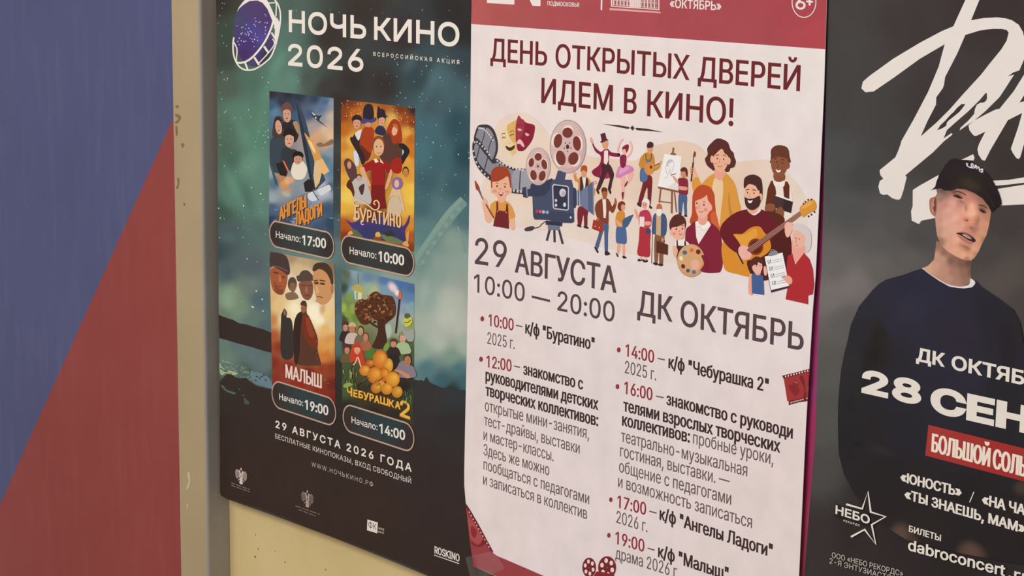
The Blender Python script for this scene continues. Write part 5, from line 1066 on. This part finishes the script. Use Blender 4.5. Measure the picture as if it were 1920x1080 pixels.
a.p('#4c2a34', [(578,758),(690,735),(735,950),(622,980)], sm=False); a.p('#f3f0ee', [(584,766),(690,742),(730,940),(622,966)], sm=False); a.p('#8d8a92', [(608,748),(625,735),(650,730),(662,742),(658,754),(612,764)]); a.ring('#8d8a92', 632, 735, 12, 10, 5, 20)
for k, (x, y) in enumerate([(611,798),(620,839),(629,881),(638,924)]):
    a.line('#4a3c40', [(x-9,y-10),(x+9,y-13),(x+12,y+8),(x-6,y+11)], 3, closed=True, sm=False); a.line('#4a3c40', [(x-5,y-2),(x+1,y+5),(x+10,y-12)], 3.5, sm=False)
    a.line('#a8a4a8', [(x+18,y-8),(x+75,y-20)], 3); a.line('#a8a4a8', [(x+20,y+4),(x+78,y-8)], 3)
a.p('#eda694', [(690,890),(720,878),(745,895),(746,925),(725,930),(705,910)]); a.line('#5a4448', [(682,890),(706,882)], 3)
a.done()
person('drawn small child with brown hair in a blue vest', 22, CC)
a.p('#efa890', [(492,880),(512,880),(514,985),(487,980)]); a.p('#486296', [(505,878),(520,862),(555,866),(575,885),(580,994),(508,984)], sm=False); a.p('#efa890', [(525,850),(560,850),(556,872),(535,876)]); a.p('#5b3028', [(500,830),(506,785),(535,765),(565,778),(576,805),(568,830)]); a.p('#f0b8a4', [(510,822),(535,800),(560,795),(570,830),(558,858),(536,866),(515,850)]); a.p('#5b3028', [(502,830),(510,795),(540,778),(570,800),(562,808),(545,800),(540,818),(522,815)]); eyes(535, 822, 556, 820, 3); a.p('#f0b8a4', [(578,830),(590,825),(598,860),(592,880),(580,870)])
a.done()

# clear tape over the bottom left corner
m = bpy.data.materials.new('clear_tape'); m.use_nodes = True; b_ = m.node_tree.nodes['Principled BSDF']
b_.inputs['Base Color'].default_value = (0.9, 0.88, 0.82, 1); b_.inputs['Roughness'].default_value = 0.12; b_.inputs['Alpha'].default_value = 0.06; b_.inputs['Specular IOR Level'].default_value = 0.9
nz = m.node_tree.nodes.new('ShaderNodeTexNoise'); nz.inputs['Scale'].default_value = 90
bp_ = m.node_tree.nodes.new('ShaderNodeBump'); bp_.inputs['Strength'].default_value = 0.25; bp_.inputs['Distance'].default_value = 0.002
m.node_tree.links.new(nz.outputs['Fac'], bp_.inputs['Height']); m.node_tree.links.new(bp_.outputs[0], b_.inputs['Normal'])
bm = bmesh.new(); rows = []
N_ = 14
top = [(180,860),(515,800)]; bot = [(270,1230),(660,1010)]
# it runs from the white poster, over the corner and down on to the wall
A0, A1 = (520,795), (640,1000); B0, B1 = (195,870), (265,1150)
for i in range(N_ + 1):
    t = i / N_; row = []
    for j in range(7):
        u = j / 6
        x = (A0[0]*(1-u)+A1[0]*u)*(1-t) + (B0[0]*(1-u)+B1[0]*u)*t; y = (A0[1]*(1-u)+A1[1]*u)*(1-t) + (B0[1]*(1-u)+B1[1]*u)*t
        d = -0.0075 + (0.006 if t > .82 else 0.006 * max(0, (t - .7) / .12))
        px_, py_ = MB(x, y)
        row.append(bm.verts.new(at(px_, py_, d + 0.0004*math.sin(9*t+5*u))))
    rows.append(row)
for i in range(N_):
    for j in range(6): bm.faces.new((rows[i][j], rows[i+1][j], rows[i+1][j+1], rows[i][j+1]))
bmesh.ops.recalc_face_normals(bm, faces=bm.faces[:])
for f in bm.faces: f.smooth = True
me = bpy.data.meshes.new('adhesive_tape'); bm.to_mesh(me); bm.free(); me.materials.append(m)
link('adhesive_tape', me, None, 'clear shiny tape over the bottom left corner of the white poster', 'tape')
# ================================================================ concert poster (charcoal)
R1 = crop(1500, 0, 4.0); R2 = crop(1500, 250, 4.0); R3 = crop(1500, 500, 4.0); R4 = crop(1500, 750, 1375/420.)
RW = crop(1640, 140, 1592/280.); FC = crop(1720, 280, 9.0); FZ = crop(1720, 380, 6.0)
SHOW = poster('concert_poster', -0.004, (1820, 1100), 'charcoal concert poster with white brush lettering and a young man in a dark cap')
BG = [(1560,20,'#46413f'),(1600,100,'#454240'),(1700,50,'#3f3736'),(1850,20,'#3a3030'),(1580,200,'#444241'),(1570,300,'#4d4d4d'),(1620,330,'#454444'),(1600,400,'#535252'),(1680,420,'#545151'),(1650,450,'#5b5857'),(1570,500,'#6b6664'),(1600,530,'#777170'),(1556,555,'#77706f'),(1650,500,'#65605e'),(1700,490,'#5f5a58'),(1590,600,'#605d5b'),(1560,680,'#5b5855'),(1545,800,'#565350'),(1540,880,'#4d4b49'),
 (1525,1000,'#3b3433'),(1600,1000,'#352d2c'),(1700,1000,'#31292a'),(1640,900,'#2f282a'),(1880,420,'#453d3d'),(1850,470,'#4a4543'),(1900,520,'#554d49'),(1870,540,'#564e4b'),(1915,560,'#4d4542'),(1900,700,'#3a3235'),(1750,300,'#443e3c'),(1900,300,'#3b3431'),(1720,440,'#4d4a49'),(1740,200,'#3e3635'),(1680,250,'#42403f'),(1800,1050,'#2e2727'),(2100,300,'#3a3230'),(2100,900,'#30292a'),(2000,600,'#40383a')]
sheet(SHOW, 'paper_sheet', [(1552,-60),(1551,0),(1549.5,100),(1546.5,270),(1541,500),(1536.5,560),(1528.5,820),(1522,900),(1507.5,1080),(1500,1190),(1800,1300),(2230,1460),(2330,-80)], ctrl=BG)
WH = '#e9dfd8'
a = Art(SHOW, 'brush_lettering', 2, 'huge white brush lettering across the top', R1)
a.p(WH, [(460,662),(472,612),(520,570),(700,440),(900,320),(1060,235),(1150,197),(1240,262),(1085,332),(900,440),(700,585),(552,686),(490,692)], sm=False)
a.p(WH, [(1265,-60),(1368,-60),(1345,0),(1283,152),(1240,262),(1180,400),(1088,578),(1080,635),(1072,660),(1022,730),(1020,785),(960,900),(905,1023),(835,1060),(755,1080),(760,1058),(850,900),(960,690),(1040,500),(1085,332),(1150,197),(1240,0)], sm=False)
a.p(WH, [(1150,197),(1283,152),(1380,135),(1480,130),(1540,137),(1590,152),(1640,185),(1672,240),(1690,320),(1690,420),(1668,475),(1645,528),(1600,543),(1560,572),(1606,560),(1580,600),(1552,644),(1496,729),(1390,834),(1306,905),(1240,948),(1197,978),(1204,958),(1262,905),(1306,855),(1313,815),(1327,785),(1350,772),(1383,767),(1398,752),(1403,736),(1401,697),(1390,700),(1348,750),(1263,834),(1165,919),(1102,975),(1092,1000),(1077,1038),(1136,998),(1144,1008),(1128,1022),(1080,1059),
 (1000,1140),(790,1315),(800,1330),(775,1430),(757,1484),(745,1497),(718,1496),(690,1485),(655,1458),(625,1462),(600,1450),(588,1400),(598,1358),(625,1340),(602,1312),(597,1276),(715,1180),(735,1135),(755,1080),(905,1023),(1024,919),(1123,820),(1228,701),(1306,616),(1358,560),(1420,480),(1510,370),(1550,305),(1565,245),(1550,225),(1510,216),(1450,215),(1350,228),(1240,262)], sm=False)
a.cr = RW
a.p('#3d3332', [(665,592),(700,540),(750,492),(770,470),(815,420),(840,400),(880,352),(925,314),(968,312),(930,365),(900,400),(850,440),(800,480),(772,505),(762,545),(720,572)], sm=False)
a.p(WH, [(1700,-170),(1592,0),(1480,180),(1330,365),(1290,371),(1190,420),(1060,490),(1000,540),(1010,590),(1040,632),(1062,652),(1090,650),(1180,607),(1112,740),(1095,795),(1108,855),(1145,910),(1175,916),(1190,890),(1230,810),(1420,485),(1565,412),(1720,335),(1720,255),(1545,296),(1592,220),(1720,40)], sm=False)
a.p(WH, [(1575,400),(1530,560),(1452,790),(1470,830),(1510,890),(1540,898),(1555,870),(1592,740),(1720,500),(1720,330)], sm=False)
a.p(WH, [(925,908),(1050,848),(1065,885),(1055,915)], sm=False)
a.cr = R2
a.p(WH, [(846,425),(900,390),(1040,312),(1022,400),(1060,440),(1060,640),(1010,635),(910,655),(893,681),(838,655),(833,585),(845,545)], sm=False)
a.p(WH, [(1400,358),(1560,350),(1680,330),(1950,280),(1950,325),(1680,370),(1560,385),(1400,398)], sm=False); a.p(WH, [(1400,430),(1475,418),(1680,385),(1950,340),(1950,520),(1680,533),(1508,541),(1400,545)], sm=False)
a.done()

MAN = Art(SHOW, 'printed_person', 6, 'young man in a dark cap and navy sweatshirt, head tilted', FZ)
a = MAN
def tone(ctrl, k): return [(x, y, '#' + ''.join('%02x' % min(255, int(int(h[i:i+2], 16) * k)) for i in (1, 3, 5))) for x, y, h in ctrl]
neck = [(215,430),(205,520),(188,640),(120,710),(55,738),(120,790),(220,850),(330,915),(430,940),(520,940),(590,905),(606,850),(600,760),(615,640),(500,560),(350,480)]
a.field(neck, tone([(220,480,'#7d5d50'),(220,600,'#a57c69'),(200,700,'#a87f6c'),(130,735,'#b08670'),(280,640,'#a07866'),(300,760,'#9d7565'),(340,860,'#9b7565'),(300,560,'#7a5a4c'),(380,650,'#6f5146'),(420,780,'#8a6656'),(440,900,'#8f6a5a'),(500,680,'#6a4c40'),(540,780,'#7a594b'),(560,880,'#7d5c4e'),(580,680,'#543f36'),(590,780,'#64493e')], 1.24), sub=5)
face_ = [(205,-190),(230,-60),(200,60),(200,180),(212,300),(222,370),(250,440),(290,500),(350,555),(430,602),(500,636),(560,652),(610,648),(650,612),(690,550),(730,460),(780,360),(808,250),(826,130),(835,20),(850,-60),(700,-200),(400,-250)]
a.field(face_, tone([(220,-150,'#6a5750'),(260,-60,'#7c655c'),(300,-120,'#6d5048'),(400,-170,'#4c3a32'),(480,-150,'#8f6054'),(560,-170,'#8a5c50'),(650,-120,'#8a5a4c'),(560,-60,'#a06c5c'),(720,-60,'#85594b'),(800,-30,'#6f4f44'),(220,60,'#a5766a'),(300,20,'#a87468'),(400,10,'#b8857a'),(480,0,'#a06e60'),(350,100,'#bf8a7c'),(250,180,'#a87b6c'),(330,220,'#bd8c7a'),(420,180,'#c29080'),(240,320,'#a0796a'),(320,350,'#b58775'),(400,300,'#bf8e7c'),(280,440,'#94705f'),(360,480,'#b38470'),
 (590,60,'#cf947c'),(610,120,'#d69c82'),(560,120,'#c28872'),(550,190,'#ae7260'),(620,210,'#b97a64'),(650,200,'#a36a55'),(500,250,'#bd8a76'),(570,290,'#a97262'),(640,300,'#8f6250'),(700,180,'#a87462'),(740,240,'#b27c66'),(790,150,'#9a6d5a'),(740,60,'#7c5344'),(800,60,'#8a6352'),(720,340,'#b07c64'),(690,420,'#b07f66'),(440,420,'#bf8d78'),(430,540,'#b98970'),(520,590,'#bf8c70'),(600,600,'#b5836a'),(640,520,'#b9866c'),(560,520,'#9a6a56'),(500,480,'#a8745f'),(780,320,'#a27560'),(740,420,'#8f6752'),(660,580,'#98705a'),(560,640,'#90684f')], 1.24), sub=5)
a.p('#a8735f', [(225,-95),(200,-70),(140,-40),(138,60),(150,110),(185,150),(205,150),(220,60)]); a.p('#c08a74', [(190,-50),(160,0),(158,80),(180,120),(190,60)]); a.p('#75493a', [(205,-60),(185,-10),(190,30),(175,60),(200,110),(212,40)])
a.soft('#5e4339', 455, -78, 85, 34, 20, .7); a.p('#452f28', [(400,-80),(440,-90),(485,-70),(512,-46),(470,-48),(430,-62)]); a.el('#2d1f1c', 462, -66, 16, 11, 25, 12); a.soft('#caa096', 512, -36, 26, 11, 30, .7); a.soft('#7d584b', 450, -118, 100, 18, 14, .6)
a.soft('#4f382f', 735, 90, 66, 32, 30, .8); a.p('#42302a', [(695,74),(735,84),(772,112),(752,118),(716,102)]); a.el('#2a1d1a', 742, 98, 15, 9, 30, 12); a.soft('#6b4b3f', 748, 40, 70, 18, 24, .5)
a.soft('#93594a', 548, 194, 36, 22, 0, .7); a.el('#66402f', 562, 203, 11, 6, 10, 12); a.soft('#96604e', 648, 236, 30, 18, 0, .5); a.soft('#e2ab92', 612, 110, 26, 75, -10, .65); a.soft('#dca88f', 625, 175, 36, 26, 0, .5); a.soft('#85604f', 540, 500, 90, 24, 24, .6); a.soft('#d09a82', 470, 230, 90, 60, 20, .4); a.soft('#d5a08a', 350, 130, 110, 60, 20, .35); a.soft('#94685a', 570, 40, 40, 70, -10, .35)
a.soft('#d8a692', 330, 150, 110, 90, 10, .55); a.soft('#d4a28c', 390, 300, 80, 90, 25, .45); a.soft('#d9a98e', 470, 570, 90, 45, 22, .5); a.soft('#7a5145', 545, 60, 26, 70, -6, .55); a.soft('#6b463b', 500, -10, 60, 26, 30, .4); a.soft('#8a5c4c', 605, 285, 36, 34, 10, .6); a.soft('#845846', 680, 210, 26, 90, 8, .45); a.soft('#cf957c', 740, 260, 40, 80, 20, .4)
a.soft('#4a352d', 600, -165, 230, 60, 18, .75); a.soft('#4a352d', 800, -40, 60, 110, -20, .6); a.soft('#5f4d47', 270, -150, 60, 50, 0, .6); a.soft('#7f5e51', 260, 430, 50, 90, -25, .45)
a.line('#3f2c26', [(395,-108),(445,-128),(500,-112),(545,-84)], 12, taper=(.5, 1)); a.line('#4a332b', [(690,28),(740,34),(790,66)], 12, taper=(1, .5))
a.p('#3d2422', [(435,344),(500,338),(560,350),(620,385),(655,420),(650,440),(610,445),(540,400),(480,365)]); a.p('#b8938a', [(505,352),(550,356),(600,392),(605,412),(560,398),(520,374)]); a.p('#b9766c', [(450,362),(500,382),(560,415),(620,440),(632,452),(600,470),(545,450),(490,412)]); a.p('#ad7466', [(440,340),(500,326),(560,338),(625,378),(655,415),(620,388),(560,352),(500,340)])
a.soft('#c98d80', 545, 432, 50, 14, 25, .6)
a.line('#e8e2e0', [(52,738),(120,796),(220,860),(330,922),(430,948),(520,950),(590,925),(625,880)], 18); a.p('#e8e2e0', [(598,855),(640,880),(650,908),(620,948),(540,964),(480,955),(560,935),(590,905)])
MANO = a.done()
a = Art(MANO, 'cap', 40, 'dark cap with a white scribble on the front', FC)
a.field([(210,690),(262,665),(300,630),(330,520),(400,380),(480,250),(560,170),(640,150),(720,178),(850,180),(930,210),(1050,290),(1180,400),(1290,560),(1370,720),(1412,850),(1420,930),(1340,975),(1250,1060),(1200,960),(1100,830),(950,730),(800,668),(650,655),(560,690),(440,690),(400,650),(340,655)], [(600,400,'#2b2223'),(900,300,'#2c2324'),(400,600,'#2a2122'),(1200,700,'#2b2222'),(800,560,'#2e2722'),(1350,900,'#261d1d')], sub=5)
a.line('#3b302a', [(560,690),(700,600),(850,560),(1000,600),(1180,760),(1300,980)], 10); a.soft('#40352a', 900, 600, 260, 130, 22, .8); a.soft('#2e2426', 600, 380, 200, 160, 0, .6); a.soft('#251c1c', 1250, 800, 120, 200, -25, .8)
a.line('#e4e0e6', [(820,240),(850,245),(835,270),(880,300),(930,300),(905,265),(930,240),(950,285),(985,310),(975,260),(1010,300),(1000,330),(1035,295),(1050,345),(1090,330),(1105,350),(1085,365),(1110,385)], 17); a.line('#e4e0e6', [(850,285),(900,310),(970,318)], 12); a.line('#d8d4dc', [(1040,340),(1060,375),(1095,390)], 13)
a.done()
a = Art(MANO, 'sweatshirt', 44, 'navy sweatshirt with a white shirt collar showing', R3)
o_ = [(915,14),(860,30),(780,60),(650,95),(590,130),(540,180),(490,240),(440,300),(410,370),(380,440),(360,540),(330,660),(310,760),(295,900),(285,1040),(283,1180),(290,1400),(330,1560),(420,1720),(560,1900),(800,2050),(1200,2150),(1750,2250),(2150,2200),(2150,900),(1850,760),(1700,660),(1675,560),(1650,420),(1600,320),(1480,230),(1360,150),(1312,98),(1318,125),(1290,155),(1220,165),(1120,150),(1040,105),(960,50)]
a.field(o_, [(600,150,'#302d3a'),(800,120,'#2d2b3b'),(1000,200,'#2e2c3d'),(1200,300,'#2f2b38'),(1400,300,'#2a2730'),(1600,450,'#2b272c'),(500,300,'#2e2d36'),(450,500,'#2d2b31'),(380,700,'#2f2d30'),(340,900,'#2c2a2d'),(600,500,'#2a2522'),(560,650,'#292420'),(700,450,'#302d3c'),(900,500,'#2e2c39'),(1200,500,'#302a36'),(1000,750,'#2d2b38'),(1300,800,'#2f2c39'),(1500,900,'#2a272b'),(700,900,'#2b2833'),(400,1100,'#2a2729'),(320,1250,'#292628'),(500,1300,'#2b2729'),(800,1250,'#2a272f'),(1100,1300,'#2c2a33'),(1400,1400,'#29272c'),(600,1550,'#2a2526'),(900,1600,'#2b2627'),(1300,1700,'#292424'),(500,1800,'#2c2626'),(900,1950,'#2d2725'),(1600,1900,'#2b2524')], sub=4)
for c, x, y, rx, ry, r_, al in [('#221e1f',560,640,60,220,4,.45),('#39364a',850,300,200,160,0,.35),('#252024',1560,640,90,300,-4,.5),('#232022',500,760,50,240,6,.5),('#343140',1150,700,200,120,0,.3),('#211d1c',430,1330,70,26,20,.6),('#3a3536',620,1380,140,50,18,.4),('#242021',390,1000,40,200,2,.25)]: a.soft(c, x, y, rx, ry, r_, al)
a.cr = R4
for c, x, y, rx, ry, r_, al in [('#6a5145',610,830,90,110,25,.75),('#5d463c',560,880,90,70,-10,.6),('#5c463e',690,860,50,90,-20,.5),('#6b5047',1040,930,100,90,10,.7),('#654a40',1090,960,80,90,-20,.5),('#33402f',830,985,150,40,12,.6),('#55453a',1360,540,70,60,0,.6),('#4c3a32',1420,480,90,90,0,.6)]: a.soft(c, x, y, rx, ry, r_, al)
a.done()

PW = '#e9e0d4'
T(SHOW, 'venue_text', R3, 60, [('ДК', (870,706), (1082,754), 104, .21), ('ОКТЯБРЬ', (1134,768), (1905,942), 108, .21)], PW, 'bold white venue name on the chest')
T(SHOW, 'date_text', R3, 60, [('28', (460,945), (906,1045), 182, (.33,.25)), ('СЕНТЯБРЯ', (974,1088), (3050,1560), 200, (.33,.25))], PW, 'very heavy white date')
a = Art(SHOW, 'tour_label', 60, 'red bar with tall pale lettering', R4)
a.field([(788,152),(1375,297),(1700,380),(1700,590),(1375,500),(769,341)], [(790,240,'#a83a36'),(1000,250,'#a83733'),(1200,400,'#a63230'),(1370,400,'#a33430'),(1600,480,'#a03230')], sub=2)
a.text('БОЛЬШОЙ', (805,316), (1166,412), 114, .125, '#efe2d0'); a.text('СОЛЬНЫЙ', (1180,418), (1560,522), 122, .125, '#efe2d0')
a.done()
T(SHOW, 'song_list', R4, 60, [('«ЮНОСТЬ»', (615,500), (991,597), 62, .18), ('/', (1038,618), (1068,626), 60, .1), ('«НА ЧАСАХ»', (1115,640), (1580,762), 66, .18), ('«ТЫ ЗНАЕШЬ, МАМ»', (640,606), (1382,822), 62, .18)], PW, 'white list of song titles')
T(SHOW, 'ticket_text', R4, 60, [('БИЛЕТЫ', (668,808), (864,868), 40, .16)], PW)
T(SHOW, 'web_address', R4, 60, [('dabroconcert', (662,922), (1258,1084), 68, .18), ('.ru', (1278,1090), (1420,1130), 68, .18)], PW, 'bold white web address')
T(SHOW, 'organiser_text', R4, 60, [('ООО «НЕБО РЕКОРДС»', (195,966), (632,1084), 33, .1), ('2-Я ЭНТУЗИАСТОВ', (180,1002), (590,1118), 33, .1)], '#c9bfb5', 'small pale line of print at the bottom left')
a = Art(SHOW, 'label_logo', 60, 'white open star outline with bold lettering across it', R4)
a.line(PW, [(283,640),(382,668),(417,562),(434,688),(526,716),(440,765),(465,886),(397,795),(313,840)], 13, sm=False)
a.p('#2b2627', [(212,642),(300,660),(420,690),(432,770),(300,748),(212,712)], sm=False)
a.text('НЕБО', (217,698), (427,764), 54, .2, PW); a.text('РЕКОРДС', (267,746), (367,776), 12, .16, PW, 1.15)
a.done()
